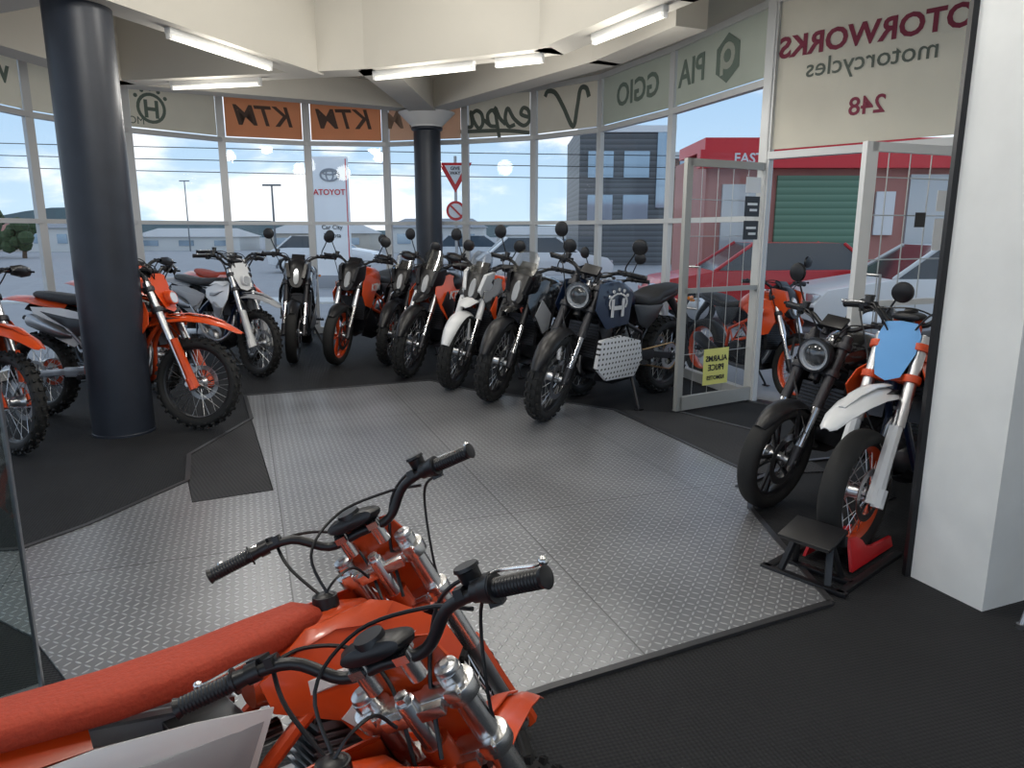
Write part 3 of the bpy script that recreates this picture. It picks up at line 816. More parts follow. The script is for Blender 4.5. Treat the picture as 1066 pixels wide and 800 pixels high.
        if style in ('naked','scr'):
            def hl(mb):
                c=HL; R_=.092
                mb.lathe([(0,-.10),(.04,-.095),(.075,-.06),(R_,-.01),(R_+.006,.02),(R_+.004,.034),(R_-.008,.036)],c,n=32,axis='x',m=0)
                mb.lathe([(R_-.008,.034),(R_-.012,.020),(R_-.024,.020),(R_-.026,.026),(R_-.030,.018)],c,n=32,axis='x',m=2)
                mb.lathe([(R_-.030,.018),(.04,.034),(0,.038)],c,n=32,axis='x',m=1)
                for sd in(1,-1): mb.tube([c+Vector((-.03,sd*.085,0)),c+Vector((-.10,sd*.10,.02))],.010,n=6,m=0)
            part('headlight',hl,[C.get('hl',BLACK),mat('dark_lens',(.05,.055,.06),.06,.3,coat=1),LENS],SM,angle=50)
        else:
            def hl(mb):
                c=HL
                mb.rx([(c.x-.16,c.z+.06,.12,.10,-.2),(c.x-.08,c.z+.04,.13,.13,-.3),(c.x+.0,c.z+.01,.105,.14,-.35),(c.x+.05,c.z-.01,.07,.11,-.35)],m=0,n=20,p=2.4)
                if style=='adv':
                    mb.blade([(c.x-.02,c.z-.09,.08,.03),(c.x+.08,c.z-.09,.075,.03),(c.x+.20,c.z-.13,.05,.02),(c.x+.24,c.z-.15,.025,.01)],m=2)
                mb.rx([(c.x+.045,c.z-.01,.03,.085,-.35),(c.x+.066,c.z-.012,.026,.075,-.35)],m=1)
                for sd in (1,-1):
                    mb.plate([(c.x-.12,c.z+.14,.135),(c.x+.03,c.z+.12,.11),(c.x+.07,c.z-.02,.085),(c.x+.0,c.z-.14,.085),(c.x-.10,c.z-.06,.13)],m=2,sides=(sd,),th=.03)
            part('headlight',hl,[BLACK,LENS,C.get('beak',body)],SM,angle=40)
        if screen:
            def ws(mb):
                c=HL; rings=[]
                for (dx,dz,hw) in ((-.01,.12,.09),(-.05,.19,.105),(-.09,.26,.095),(-.11,.30,.06)):
                    t_=[Vector((c.x+dx-.6*y*y*4,y,c.z+dz)) for y in [hw*(-1+2*j/6) for j in range(7)]]
                    b_=[p-Vector((.004,0,0)) for p in t_][::-1]; rings.append(t_+b_)
                mb.loft(rings)
            part('windscreen',ws,[SCREEN],SM,angle=60)
        if logo:
            for sd in (1,-1):
                ob('lettering',text_me(logo,.10,C.get('logo',WHITE),.03,.2),tk,basis((-sd,0,0),(0,0,1),(.26,sd*(.205 if style in('adv','duke') else .19),.78 if style!='naked' else .87)))
        if extra: extra(root,part)
    return root

KTM=dict(body=ORANGE,body2=BLACK,frame=ORANGE_D,seat=SEATB,rim=BLACK,fender=ORANGE,fork=SILVER,plate=ORANGE,side=WHITE,logo=WHITE,clamp=DARKM)
KTMF=dict(body=ORANGE,body2=WHITE,frame=ORANGE_D,seat=ORANGE_S,rim=BLACK,fender=ORANGE,fork=FORKS,plate=ORANGE,side=WHITE,side2=GREY,clamp=FORKS,tank=ORANGE,logo=WHITE,guard=ORANGE,grip=BLACK,lever=FORKS,hguard=BLACK)

# foreground pair
motorcycle('dirt',(.140,1.125),39,KTMF,'orange junior motocross bike with silver forks and black bars',steer=44,lean=9,scale=.79,z=0,name='dirt_bike',headmask=False,logo='KTM')
motorcycle('dirt',(-.006,1.648),41,KTMF,'orange motocross bike with textured orange seat and white side panel',steer=52,lean=9,scale=.79,z=0.0,name='dirt_bike',headmask=False,logo='KTM')
# left dirt bikes
motorcycle('dirt',(-3.50,4.95),-28,KTM,'orange enduro bike parked beside the dark column',steer=0,lean=4,name='dirt_bike',logo='KTM',handguard=True,scale=1.06)
motorcycle('dirt',(-2.49,5.62),-17,dict(KTM,guard=ORANGE),'orange enduro bike parked behind the dark column with orange fork guards',steer=8,lean=4,name='dirt_bike',logo='KTM',handguard=True,scale=1.06)
motorcycle('dirt',(-3.42,6.93),-38,dict(KTM,seat=ORANGE_S),'orange enduro bike with orange seat near the window',steer=5,name='dirt_bike',logo='KTM',handguard=True,scale=1.06)
motorcycle('dirt',(-3.12,8.62),-46,dict(KTM,plate=WHITE,seat=ORANGE_S),'orange motocross bike with white number mask near the window',steer=0,name='dirt_bike',headmask=False,scale=1.06)
motorcycle('dirt',(-2.72,7.72),-36,dict(body=WHITE,body2=GREY,frame=BLUED,seat=SEATB,rim=BLACK,fender=GREY,fork=SILVER,plate=WHITE,side=GREY,clamp=DARKM),'white and grey enduro bike with black rims near the window',steer=0,name='dirt_bike',scale=1.05)
DUKE=dict(body=ORANGE,body2=BLACK,frame=ORANGE_D,rim=ORANGE,fender=BLACK,fork=SILVER,logo=WHITE)
DUKEB=dict(body=BLACKG,body2=GREY,frame=BLACK,rim=BLACK,fender=BLACK,fork=DARKM,logo=WHITE)
motorcycle('duke',(-2.6,8.55),-80,DUKEB,'black naked street motorcycle with cast wheels',wire=False,scale=1.17)
motorcycle('duke',(-2.05,8.45),-104,dict(DUKE,beak=BLACK),'orange and black naked street motorcycle with orange wheels',wire=False,logo='KTM',scale=1.14,steer=6)
motorcycle('adv',(-1.45,8.5),-106,dict(body=BLACKG,body2=GREY,frame=BLACK,rim=BLACK,fender=BLACK,fork=DARKM,beak=BLACKG),'black adventure motorcycle with hand guards',screen=True,handguard=True,scale=1.08,steer=8)
motorcycle('adv',(-1.10,7.70),-118,dict(body=ORANGE,body2=BLACK,frame=ORANGE_D,rim=BLACK,fender=BLACK,fork=SILVER,logo=WHITE,hguard=BLACK,beak=BLACK,tank=BLACK),'orange and black adventure motorcycle with windscreen',screen=True,handguard=True,logo='KTM',scale=1.12,steer=14)
motorcycle('adv',(-.57,7.12),-120,dict(body=BLACKG,body2=ORANGE,frame=ORANGE_D,rim=BLACK,fender=WHITE,fork=WHITE,logo=ORANGE,tank=ORANGE,hguard=BLACK,beak=WHITE),'white, orange and black adventure motorcycle with windscreen',screen=True,handguard=True,scale=1.12,steer=14)
motorcycle('adv',(-.16,6.58),-126,dict(body=BLACKG,body2=GREY,frame=BLACK,rim=BLACK,fender=BLACK,fork=BLACK,belly=SILVER,beak=BLACKG),'dark grey adventure motorcycle with clear screen and knobby tyres',screen=True,handguard=False,scale=1.14,steer=16)
def guardx(root,part):
    SD=[1]
    def g(mb):
        mb.plate([(.40,.58,.20),(.42,.38,.19),(.28,.27,.18),(-.06,.26,.18),(-.12,.38,.20),(-.06,.54,.21),(.18,.60,.21)],m=0,th=.03,sides=(SD[0],))
    part('engine_side_guard',g,[PERF],angle=25,sub='l'); SD[0]=-1; part('engine_side_guard',g,[PERF],angle=25,sub='r')
    def badge(mb):
        sd=SD[0]
        mb.plate([(.42,.98,.165),(.48,.80,.19),(.36,.66,.20),(.10,.68,.20),(.06,.90,.19),(.22,.99,.17)],m=0,sides=(sd,))
        y=sd*.213; X=.26
        for x in (X-.06,X+.06): mb.box((x,y,.81),(.028,.004,.13),m=1)
        mb.box((X,y,.81),(.11,.004,.028),m=1)
        for i in range(13):
            t=pi*1.12-pi*1.24*i/12
            mb.box((X+.10*math.cos(t),y,.845+.065*math.sin(t)),(.028,.004,.012),Matrix.Rotation(-t-pi/2,3,'Y'),m=1)
        for i in range(5):
            t=pi*(.15+.7*i/4); mb.tube([(X+.115*math.cos(t),y-.003,.855+.085*math.sin(t)),(X+.115*math.cos(t),y+.003,.855+.085*math.sin(t))],.012,n=8,m=1)
    SD[0]=1; part('tank_badge_panel',badge,[BLUED,WHITE],angle=25,sub='l'); SD[0]=-1; part('tank_badge_panel',badge,[BLUED,WHITE],angle=25,sub='r')
motorcycle('scr',(.30,5.88),-135,dict(body=BLUED,body2=BLACK,frame=BLACK,rim=BLACK,fender=BLACK,fork=DARKM,hl=BLACKG,tail=BLACK),'dark blue scrambler with round headlight and perforated side guard',steer=19,extra=guardx,scale=1.16)
motorcycle('scr',(.64,6.84),-129,dict(body=WHITE,body2=BLACK,frame=BLACK,rim=BLACK,fender=BLACK,fork=DARKM,seat=SEATG,tail=WHITE),'white and black scrambler with grey seat beside the glass wall',steer=0,scale=1.02)
motorcycle('duke',(2.78,7.0),-68,DUKE,'orange naked street motorcycle standing outside the entrance',wire=True,z=-.12,logo='KTM',scale=1.08)
# right pair
motorcycle('naked',(1.47,3.95),-149,dict(body=BLACKG,body2=BLACK,frame=BLACK,rim=BLACK,fender=BLACK,fork=DARKM,hl=BLACK,logo=WHITE,muffler=DARKM,engine=DARKM),'matte black naked street motorcycle with round headlight',steer=8,wire=False,z=.0,scale=1.0)
motorcycle('moto',(1.66,3.34),-139,dict(body=ORANGE,body2=WHITE,frame=BLUED,seat=SEATB,rim=ORANGE_D,fender=WHITE,fork=SILVER,plate=BLUE,guard=WHITE,side=BLUE,clamp=ORANGE_D),'white, orange and blue supermoto bike held in a wheel stand',steer=0,lean=0,knob='road',name='dirt_bike',headmask=False,stand=False,handguard=False,barscale=.9)

def wstand():
    h=math.radians(-139); M=Matrix.Translation((1.66,3.34,0))@Matrix.Rotation(h,4,'Z')
    root=bpy.data.objects.new('wheel_stand',None); COL.objects.link(root); root.matrix_world=M
    root['label']='black steel wheel chock with red cradle holding the bike'; root['category']='stand'
    mb=MB()
    for sd in (1,-1):
        mb.bar((.48,sd*.17,.012),(-.15,sd*.17,.012),.035,.02)
        mb.bar((.46,sd*.11,.02),(.39,sd*.075,.20),.03,.02)
        mb.bar((.33,sd*.11,.02),(.39,sd*.075,.20),.03,.02)
    mb.bar((.47,-.2,.012),(.47,.2,.012),.035,.02); mb.bar((-.1,-.2,.012),(-.1,-.1,.012),.035,.02); mb.bar((.34,-.17,.012),(.34,.17,.012),.035,.02)
    ob('base_frame',mk('base_frame',mb,[BLACK],bevel=.003),root)
    mb=MB(); mb.box((.41,0,.215),(.18,.24,.02),Matrix.Rotation(.25,3,'Y')); mb.box((.33,0,.19),(.02,.24,.05))
    ob('top_plate',mk('top_plate',mb,[BLACK],bevel=.004),root)
    for sd in (1,-1):
        mb=MB(); mb.plate([(.24,.015,.12),(-.20,.015,.12),(-.22,.055,.10),(-.05,.05,.085),(.06,.08,.085),(.14,.15,.085),(.22,.16,.085)],th=.014,sides=(sd,))
        ob('wheel_cradle',mk('wheel_cradle',mb,[RED]),root)
wstand()

# ------------------------------------------------------------------ room
M_=[(-5.3,5.6),(-5.4,7.1),(-5.3,8.42),(-4.87,9.7),(-4.06,10.69),(-2.99,11.16),(-1.86,11.29),(-.67,10.95),(.305,10.5),(1.12,9.7),(1.72,8.25),(2.21,6.62)]
SOF=3.45; GT=2.79; TR=1.65
DH=Vector((2.21,6.62,0)); DE=Vector((3.47,5.28,0))
mb=MB(); poly=[(-5.3,-2.5)]+M_+[(3.47,5.28),(3.7,-2.5)]
mb.add([(x,y,0) for x,y in poly]+[(x,y,-.1) for x,y in poly],[tuple(range(len(poly)))[::-1],tuple(range(len(poly),2*len(poly)))]+[(i,(i+1)%len(poly),len(poly)+(i+1)%len(poly),len(poly)+i) for i in range(len(poly))])
struct('floor',mb,[CARPET])

def slab(pts,z0,z1):
    mb=MB(); n=len(pts)
    mb.add([(x,y,z0) for x,y in pts]+[(x,y,z1) for x,y in pts],[tuple(range(n)),tuple(range(2*n-1,n-1,-1))]+[(i,(i+1)%n,n+(i+1)%n,n+i) for i in range(n)])
    return mb
platepts=[(-2.54,6.78),(-.857,7.50),(-.41,7.04),(.705,6.35),(.90,6.21),(1.54,4.52),(1.35,3.91),(1.348,2.83),(.122,2.24),(-.3,2.0),(-1.3,2.0),(-1.52,2.25),(-1.86,2.57),(-2.6,3.0),(-2.75,3.3),(-2.43,3.355),(-2.267,3.666),(-2.04,4.367),(-1.85,3.99),(-1.443,4.194),(-2.177,5.915)]
thing('checker_plate_floor_cover',slab(platepts,.0,.008),[PLATE],'grey diamond checker plate sheets laid over the charcoal floor','floor covering')
thing('floor_mat',slab([(-2.263,4.905),(-2.177,5.90),(-1.455,4.20),(-1.85,4.0),(-2.03,4.36)],0,.009),[MATDK],'dark ribbed rubber mat beside the checker plate','mat')
thing('floor_mat',slab([(.93,6.21),(1.50,6.10),(1.94,5.45),(2.07,4.55),(1.58,4.50)],0,.009),[MATDK],'dark ribbed rubber mat inside the entrance','mat')
def trim(pts,w=.03,label='thin metal edge strip around the checker plate'):
    mb=MB()
    for i in range(len(pts)-1):
        mb.bar((*pts[i],.008),(*pts[i+1],.008),w,.014)
    thing('floor_edge_strip',mb,[mat('edge_strip',(.07,.07,.075),.4,.6)],label,'floor trim')
trim([(-2.75,3.3),(-2.43,3.36),(-2.267,3.666),(-2.04,4.367),(-2.263,4.905),(-2.177,5.915),(-2.54,6.78)])
trim([(1.54,4.52),(1.35,3.91),(1.348,2.83),(.122,2.24),(-.3,2.0)])
trim([(-2.54,6.78),(-.857,7.50),(-.41,7.04),(.705,6.35),(.90,6.21),(1.54,4.52)])
trim([(1.94,5.50),(1.40,6.2)],.04,'metal strip at the entrance mat')
trim([(1.38,4.25),(1.95,4.75),(3.1,5.1)],.03,'metal strip across the floor near the entrance')

for i in range(len(M_)-1):
    A=Vector((*M_[i],0)); B_=Vector((*M_[i+1],0)); mb=MB(); U=Vector((0,0,1)); d=(B_-A).normalized()
    mb.bar(A,A+U*SOF,.055,.10,m=0,up=d)
    if i==len(M_)-2: mb.bar(B_,B_+U*SOF,.06,.10,m=0,up=d)
    for z,h in ((.05,.10),(TR,.05),(GT,.06),(SOF-.03,.06)):
        mb.bar(A+U*z,B_+U*z,.07,h,m=0)
    q=[A+U*.1,B_+U*.1,B_+U*GT,A+U*GT]; mb.add(q,[(0,1,2,3)],m=1)
    struct('window_%d'%(i+1),mb,[FRAMEW,GLASS])
films={0:FILM,1:FILM,2:FILM,3:FILM,4:FILMO,5:FILMO,6:FILMO2,7:FILM,8:FILM,9:FILMG,10:FILMG}
TG=mat('grey_green_letter',(.13,.17,.14),.7); TD=mat('dark_brown_letter',(.10,.06,.045),.7); TR_=mat('maroon_letter',(.20,.02,.05),.7); TN=mat('olive_letter',(.10,.12,.10),.7)
SIGN={}
for i,fm in films.items():
    A=Vector((*M_[i],0)); B_=Vector((*M_[i+1],0)); d=(B_-A).normalized()
    mb=MB(); mb.bar(A+d*.065+Vector((0,0,(GT+SOF)/2)),B_-d*.065+Vector((0,0,(GT+SOF)/2)),.008,SOF-GT-.10)
    lab={FILMO:'orange',FILMO2:'pale orange',FILM:'beige',FILMG:'grey-green'}[fm]
    SIGN[i]=thing('sign_panel',mb,[fm],lab+' translucent sign film above the showroom glass','sign')
def panel_frame(i,u):
    A=Vector((*M_[i],0)); B_=Vector((*M_[i+1],0)); d=(B_-A).normalized(); inn=Vector((d.y,-d.x,0))
    return d, A.lerp(B_,u)+inn*.008+Vector((0,0,(GT+SOF)/2))
def sign_text(i,t,size,m,u=.5,v=0.0,bold=.02,shear=0):
    d,p=panel_frame(i,u)
    ob('lettering',text_me(t,size,m,bold,shear),SIGN[i],basis(-d,(0,0,1),p+Vector((0,0,v))))
sign_text(4,'KTM',.38,TD,.52,0,.015,.25); sign_text(5,'KTM',.38,TD,.5,0,.015,.25); sign_text(6,'KTM',.36,mat('faint_brown_letter',(.34,.23,.16),.7),.32,0,.015,.25)
def script(i,u,strokes,sx,sy,r,dx,dy):
    d,p=panel_frame(i,u); mb=MB()
    for st in strokes:
        mb.tube(catmull([Vector(((x+dx)*sx,(y+dy)*sy,0)) for x,y in st],6),r,n=6)
    mb.v=[(v[0],v[1],v[2]*.12) for v in mb.v]
    ob('lettering',mk('lettering',mb,[TN]),SIGN[i],basis(-d,(0,0,1),p))
Vs=[[(0,.70),(.05,.92),(.15,.92),(.2,.5),(.27,.03),(.45,.55),(.60,.93),(.74,1.0),(.79,.88)]]
Es=[[(.5,.28),(.66,.38),(.62,.54),(.52,.46),(.5,.2),(.62,.08),(.80,.28),(.92,.56),(.97,.3),(.90,.08),(.78,.12)],
    [(.96,.14),(1.08,.32),(1.17,.58),(1.08,-.28)],[(1.13,.35),(1.22,.54),(1.32,.42),(1.28,.15),(1.14,.10)],
    [(1.64,.48),(1.54,.56),(1.44,.45),(1.42,.2),(1.50,.08),(1.60,.28),(1.66,.54),(1.64,.16),(1.78,.14)],[(1.28,.15),(1.40,.30)],[(.5,-.12),(1.0,-.02),(1.9,.02)]]
script(8,.5,Vs,.95,.50,.030,-.40,-.52); script(7,.5,Es,.78,.50,.026,-1.10,-.40)
sign_text(9,'GGIO',.36,TG,.54,0,.02); sign_text(10,'PIA',.36,TG,.22,0,.02)
sign_text(2,'Husq',.36,TG,.58,.06,.02); sign_text(2,'TORCYCLES',.13,TG,.5,-.2,.0); sign_text(1,'varna',.36,TG,.55,.06,.02); sign_text(3,'MO',.13,TG,.10,-.2,.0)
def hexlogo(i,u):
    d,p=panel_frame(i,u); mb=MB()
    mb.tube([(0,0,0),(0,0,.002)],.22,n=6,m=0)
    mb.tube([(0,.02,.002),(0,.02,.004)],.12,n=16,m=1); mb.tube([(.0,.02,.004),(0,.02,.006)],.06,n=12,m=0); mb.box((-.09,-.04,.003),(.05,.2,.003),m=1)
    ob('emblem',mk('emblem',mb,[TG,FILMG]),SIGN[i],basis(d,(0,0,1),p))
hexlogo(10,.60)
def hemblem(i,u):
    d,p=panel_frame(i,u); mb=MB()
    for x in(-.07,.07): mb.box((x,-.04,0),(.045,.22,.003))
    mb.box((0,-.04,0),(.12,.045,.003))
    mb.lathe([(.15,-.002),(.19,-.002),(.19,.002),(.15,.002)],(0,-.03,0),n=24,axis='z',close=True)
    for k in range(5):
        t=pi*(.2+.6*k/4); mb.tube([(.235*math.cos(t),-.03+.235*math.sin(t),-.002),(.235*math.cos(t),-.03+.235*math.sin(t),.002)],.026,n=8)
    ob('emblem',mk('emblem',mb,[TG]),SIGN[i],basis(-d,(0,0,1),p))
hemblem(3,.26)
dd=(DE-DH).normalized(); inn=Vector((-dd.y,dd.x,0)); inn=-inn if inn.y>0 else inn
DE2=DH+dd*2.6
mb=MB(); mb.bar(DH+Vector((0,0,2.84))+dd*.05,DE2+Vector((0,0,2.84)),.010,1.22)
bs=thing('sign_panel',mb,[FILM],'large beige shop sign film with maroon lettering above the entrance','sign')
def bt(t,size,m,s,z,bold): ob('lettering',text_me(t,size,m,bold),bs,basis(-dd,(0,0,1),DH+dd*s+inn*.01+Vector((0,0,z))))
bt('MOTORWORKS',.225,TR_,.87,3.03,.03); bt('motorcycles',.20,TN,.80,2.84,.005); bt('248',.19,TR_,.82,2.50,.015)
mb=MB(); mb.bar(DH+Vector((0,0,2.18)),DE2+Vector((0,0,2.18)),.09,.06); mb.bar(DH,DH+Vector((0,0,SOF)),.08,.1,up=dd); mb.bar(DE,DE+Vector((0,0,2.2)),.08,.1,up=dd)
mb.bar(DH+Vector((0,0,SOF-.02)),DE2+Vector((0,0,SOF-.02)),.09,.06)
struct('trim_1',mb,[FRAMEW])
mb=MB(); mb.bar(DH+Vector((0,0,.006)),DE+Vector((0,0,.006)),.12,.012); struct('trim_2',mb,[STEEL])

def door(n,hinge,free,sticker,fm,st=.06):
    A=Vector(hinge); B_=Vector(free); d=(B_-A).normalized(); U=Vector((0,0,1)); mb=MB()
    b0=.02
    mb.bar(A+U*b0,A+U*2.12,.04,st,up=d); mb.bar(B_+U*b0,B_+U*2.12,.04,st+.015,up=d)
    for z,h in ((.08,.12),(2.09,.06),(1.05,.04)): mb.bar(A+U*z,B_+U*z,.04,h)
    mb.add([A+U*.1,B_+U*.1,B_+U*2.1,A+U*2.1],[(0,1,2,3)],m=1)
    nrm=Vector((d.y,-d.x,0))
    rr_=.003 if sticker else .0045
    for k in range(1,5): 
        p=A.lerp(B_,k/5)+nrm*.025; mb.tube([p+U*.14,p+U*2.06],rr_,n=5,m=2)
    for z in ((.5,1.5,1.8) if sticker else (.45,.75,1.35,1.65,1.9)): mb.tube([A+nrm*.025+U*z,B_+nrm*.025+U*z],rr_,n=5,m=2)
    o=struct('door_%d'%n,mb,[fm,GLASS,mat('grille_grey',(.5,.51,.51),.4,.3)])
    m2=MB()
    p=A.lerp(B_,.88)
    for sd in (1,-1):
        s=nrm*sd
        m2.tube([p+U*.9+s*.0,p+U*.9+s*.07,p+U*1.25+s*.07,p+U*1.25+s*.0],.011,n=8)
    ob('handle',mk('handle',m2,[STEEL]),o)
    nn=nrm if nrm.y<0 else -nrm
    tx=U.cross(-nn).normalized()
    if sticker:
        m3=MB(); c=A.lerp(B_,.56)+nn*.034; m3.bar(c-d*.15+U*.38,c+d*.15+U*.38,.003,.32)
        s_=ob('sticker',mk('sticker',m3,[YELLOW]),o); s_['label']='yellow paper sticker with black lettering'
        for t,z,s in (('ALARMS',.45,.07),('PRICE',.37,.075),('REMOTES',.28,.05)):
            ob('lettering',text_me(t,s,BLACK,.02),s_,basis(tx,(0,0,1),c+nn*.004+U*z))
        for z,hh,mm in ((1.93,.13,WHITE),(1.75,.17,BLACK),(1.55,.16,BLACK)):
            m4=MB(); c=A.lerp(B_,.20)+nn*.034
            m4.bar(c-d*.09+U*z,c+d*.09+U*z,.003,hh,m=0)
            p_=ob('sticker',mk('sticker',m4,[mm]),o); p_['label']=('white' if mm is WHITE else 'black')+' notice sticker on the door glass'
            if mm is BLACK:
                m5=MB(); m5.bar(c-d*.06+U*(z+.02)+nn*.003,c+d*.06+U*(z+.02)+nn*.003,.002,.02); m5.bar(c-d*.06+U*(z-.03)+nn*.003,c+d*.03+U*(z-.03)+nn*.003,.002,.02)
                ob('print',mk('print',m5,[WHITE]),p_)
    else:
        for u_,z,hh,ww,mm in ((.30,1.75,.14,.16,WHITE),(.32,1.52,.22,.12,WHITE),(.52,1.62,.10,.10,BLACK)):
            m4=MB(); c=A.lerp(B_,u_)+nn*.034; m4.bar(c-d*ww/2+U*z,c+d*ww/2+U*z,.003,hh)
            p_=ob('sticker',mk('sticker',m4,[mm]),o); p_['label']=('white' if mm is WHITE else 'black')+' notice sticker on the door glass'
    return o
door(1,(2.21,6.60,0),(1.43,6.14,0),True,mat('door_frame_grey',(.36,.36,.34),.4,.2),.05)
door(2,(3.30,5.42,0),(2.36,5.02,0),False,mat('door_frame_paint',(.68,.69,.69),.4,.1),.09)

pil=[(1.82,3.09),(1.95,2.77),(2.45,2.97),(2.32,3.29)]
mb=slab(pil,0,3.9)
struct('wall_right',mb,[mat('white_plaster',(.76,.77,.76),.6,noise=.10,nscale=5,bump=.15)])
mb=MB(); mb.bar((1.812,3.10,0),(1.812,3.10,3.45),.03,.03,up=(1,0,0)); struct('trim_3',mb,[BLACK])
mb=slab([(3.47,5.28),(4.2,4.5),(4.0,-2.5),(3.7,-2.5),(3.7,4.3),(3.4,5.2)],0,3.45)
struct('wall_side',mb,[WHITEP])

def column(c,r,zt,label,cap=False):
    mb=MB(); prof=[(0,0),(r+.005,0),(r+.005,.015),(r,.02),(r,zt)]
    if cap: prof=[(0,0),(r,0),(r,zt-.24),(r+.03,zt-.22),(r+.03,zt-.19),(r*1.15,zt-.17),(r*2.1,zt)]
    prof.append((0,zt)); mb.lathe(prof,(c[0],c[1],0),n=40,axis='z')
    if cap:
        per=len(prof)-1
        for k in range(40):
            for j in range(4,per): mb.m[k*per+j]=1
    cm_=mat('column_paint',(.019,.024,.036),.42,noise=.35,nscale=6)
    thing('column',mb,[cm_,WHITEP],label,'column')
column((-3.05,5.55),.22,3.9,'round dark blue-grey painted column with scuffed base')
column((-1.17,10.55),.185,3.12,'round dark blue-grey column with pale flared capital near the glass',True)

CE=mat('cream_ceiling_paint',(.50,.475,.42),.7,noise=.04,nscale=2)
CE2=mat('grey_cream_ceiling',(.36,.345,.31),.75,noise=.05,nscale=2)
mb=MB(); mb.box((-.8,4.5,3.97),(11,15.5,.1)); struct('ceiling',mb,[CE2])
IN=[(-4.3,5.0),(-4.5,6.6),(-4.4,7.8),(-4.2,8.2),(-3.4,8.4),(-2.5,8.1),(-1.3,7.75),(-.5,7.35),(.4,6.85),(.8,6.15),(1.15,5.4),(1.75,4.2)]
mb=MB(); vs=[];fs=[]
for i,(p,q) in enumerate(zip(IN,M_)): vs+=[(*p,SOF),(q[0]*1.01,q[1]*1.01,SOF)]
vs+=[(2.3,3.3,SOF),(4.2,4.4,SOF)]
for i in range(len(IN)): fs.append((2*i,2*i+1,2*i+3,2*i+2))
mb.add(vs,fs); mb.add([(v[0],v[1],v[2]+.04) for v in vs],fs)
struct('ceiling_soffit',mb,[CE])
def beam(pts,w,z0,z1,nm):
    mb=MB()
    for i in range(len(pts)-1):
        a_=Vector((*pts[i],(z0+z1)/2)); b_=Vector((*pts[i+1],(z0+z1)/2)); e=(b_-a_).normalized()*w*.2
        mb.bar(a_-e,b_+e,w,z1-z0)
    struct(nm,mb,[CE])
RB=[(-4.3,4.0),(-4.55,6.6),(-4.25,8.4),(-1.4,7.8),(.35,6.95),(1.15,5.4),(1.9,3.6)]
beam(RB,.30,3.10,3.92,'trim_4')
beam([(-1.35,7.8),(-1.17,10.55),(-1.1,11.0)],.36,3.10,3.46,'trim_5')
beam([(-1.17,10.55),(.9,7.5),(1.4,6.3)],.3,3.12,3.46,'trim_6')
beam([(-1.17,10.55),(-4.3,8.8)],.3,3.14,3.46,'trim_7')
beam([(-3.05,5.55),(-4.5,6.2)],.34,3.2,3.92,'trim_8')
beam([(-2.04,7.85),(-3.3,4.2)],.26,3.08,3.92,'trim_9')
TUBE=mat('fluorescent_tube',(.9,.9,.85),.4,emit=(1,.96,.82),es=1.1)
def fluoro_or_fill(a_,b_,zc,e=14):
    z=zc-.07
    root=bpy.data.objects.new('fluorescent_or_fill_light',None); COL.objects.link(root)
    c=Vector(((a_[0]+b_[0])/2,(a_[1]+b_[1])/2,z)); d=Vector((b_[0]-a_[0],b_[1]-a_[1],0)); L=d.length; d.normalize()
    root.matrix_world=basis(d,(-d.y,d.x,0),c)
    root['label']='white batten fluorescent fitting, under the beams or added unseen for fill light'; root['category']='ceiling light'
    mb=MB(); mb.box((0,0,.046),(L,.055,.048))
    for s in(-1,1): mb.box((s*(L/2-.015),0,.012),(.03,.04,.05))
    ob('housing',mk('housing',mb,[WHITEP],bevel=.003),root)
    m2=MB(); m2.tube([(-L/2+.02,0,.0),(L/2-.02,0,.0)],.016,n=12); ob('lamp_tube',mk('lamp_tube',m2,[TUBE]),root)
    ld=bpy.data.lights.new('tube_or_fill_light','POINT'); ld.shadow_soft_size=.15; ld.energy=e; ld.color=(1,.97,.91)
    lo=bpy.data.objects.new('tube_or_fill_light',ld); COL.objects.link(lo); lo.parent=root; lo.location=(0,0,-.30)
for a_,b_,zc in (((-2.65,6.05),(-2.24,7.23),3.08),((-3.63,8.27),(-2.6,8.05),3.10),((-1.38,7.77),(-.35,7.29),3.10),((-.15,7.19),(.28,6.985),3.10),((.66,6.35),(1.08,5.55),3.10)):
    fluoro_or_fill(a_,b_,zc,15)
for a_,b_ in (((-2.2,3.4),(-1.1,3.4)),((.2,3.6),(1.1,3.6)),((-2.0,1.2),(-.8,1.2)),((.4,1.0),(1.6,1.0)),((-1.4,5.6),(-.3,5.6))):
    fluoro_or_fill(a_,b_,3.92,50)  # unseen extra fittings added above the view to brighten the interior

mb=MB(); A=Vector((-1.60,2.22,0)); B_=Vector((-2.35,1.55,0)); U=Vector((0,0,1))
mb.bar(A+U*.55,B_+U*.55,.010,1.06,m=0); mb.bar(A+U*.015,B_+U*.015,.05,.03,m=1); mb.bar(A+U*.02,A+U*1.08,.012,.012,m=1,up=(1,0,0))
thing('glass_panel',mb,[PANEG,STEEL],'clear glass display panel with metal base rail','glass panel')
mb=MB(); mb.tube([(2.02,2.64,0),(2.25,2.72,.62)],.012,n=10); mb.tube([(2.02,2.64,0),(2.02,2.64,.02)],.016,n=10); mb.tube([(2.25,2.72,.62),(2.6,2.6,.62)],.012,n=10)
thing('steel_rail',mb,[STEEL],'slanted steel tube leg beside the white pillar','furniture leg')

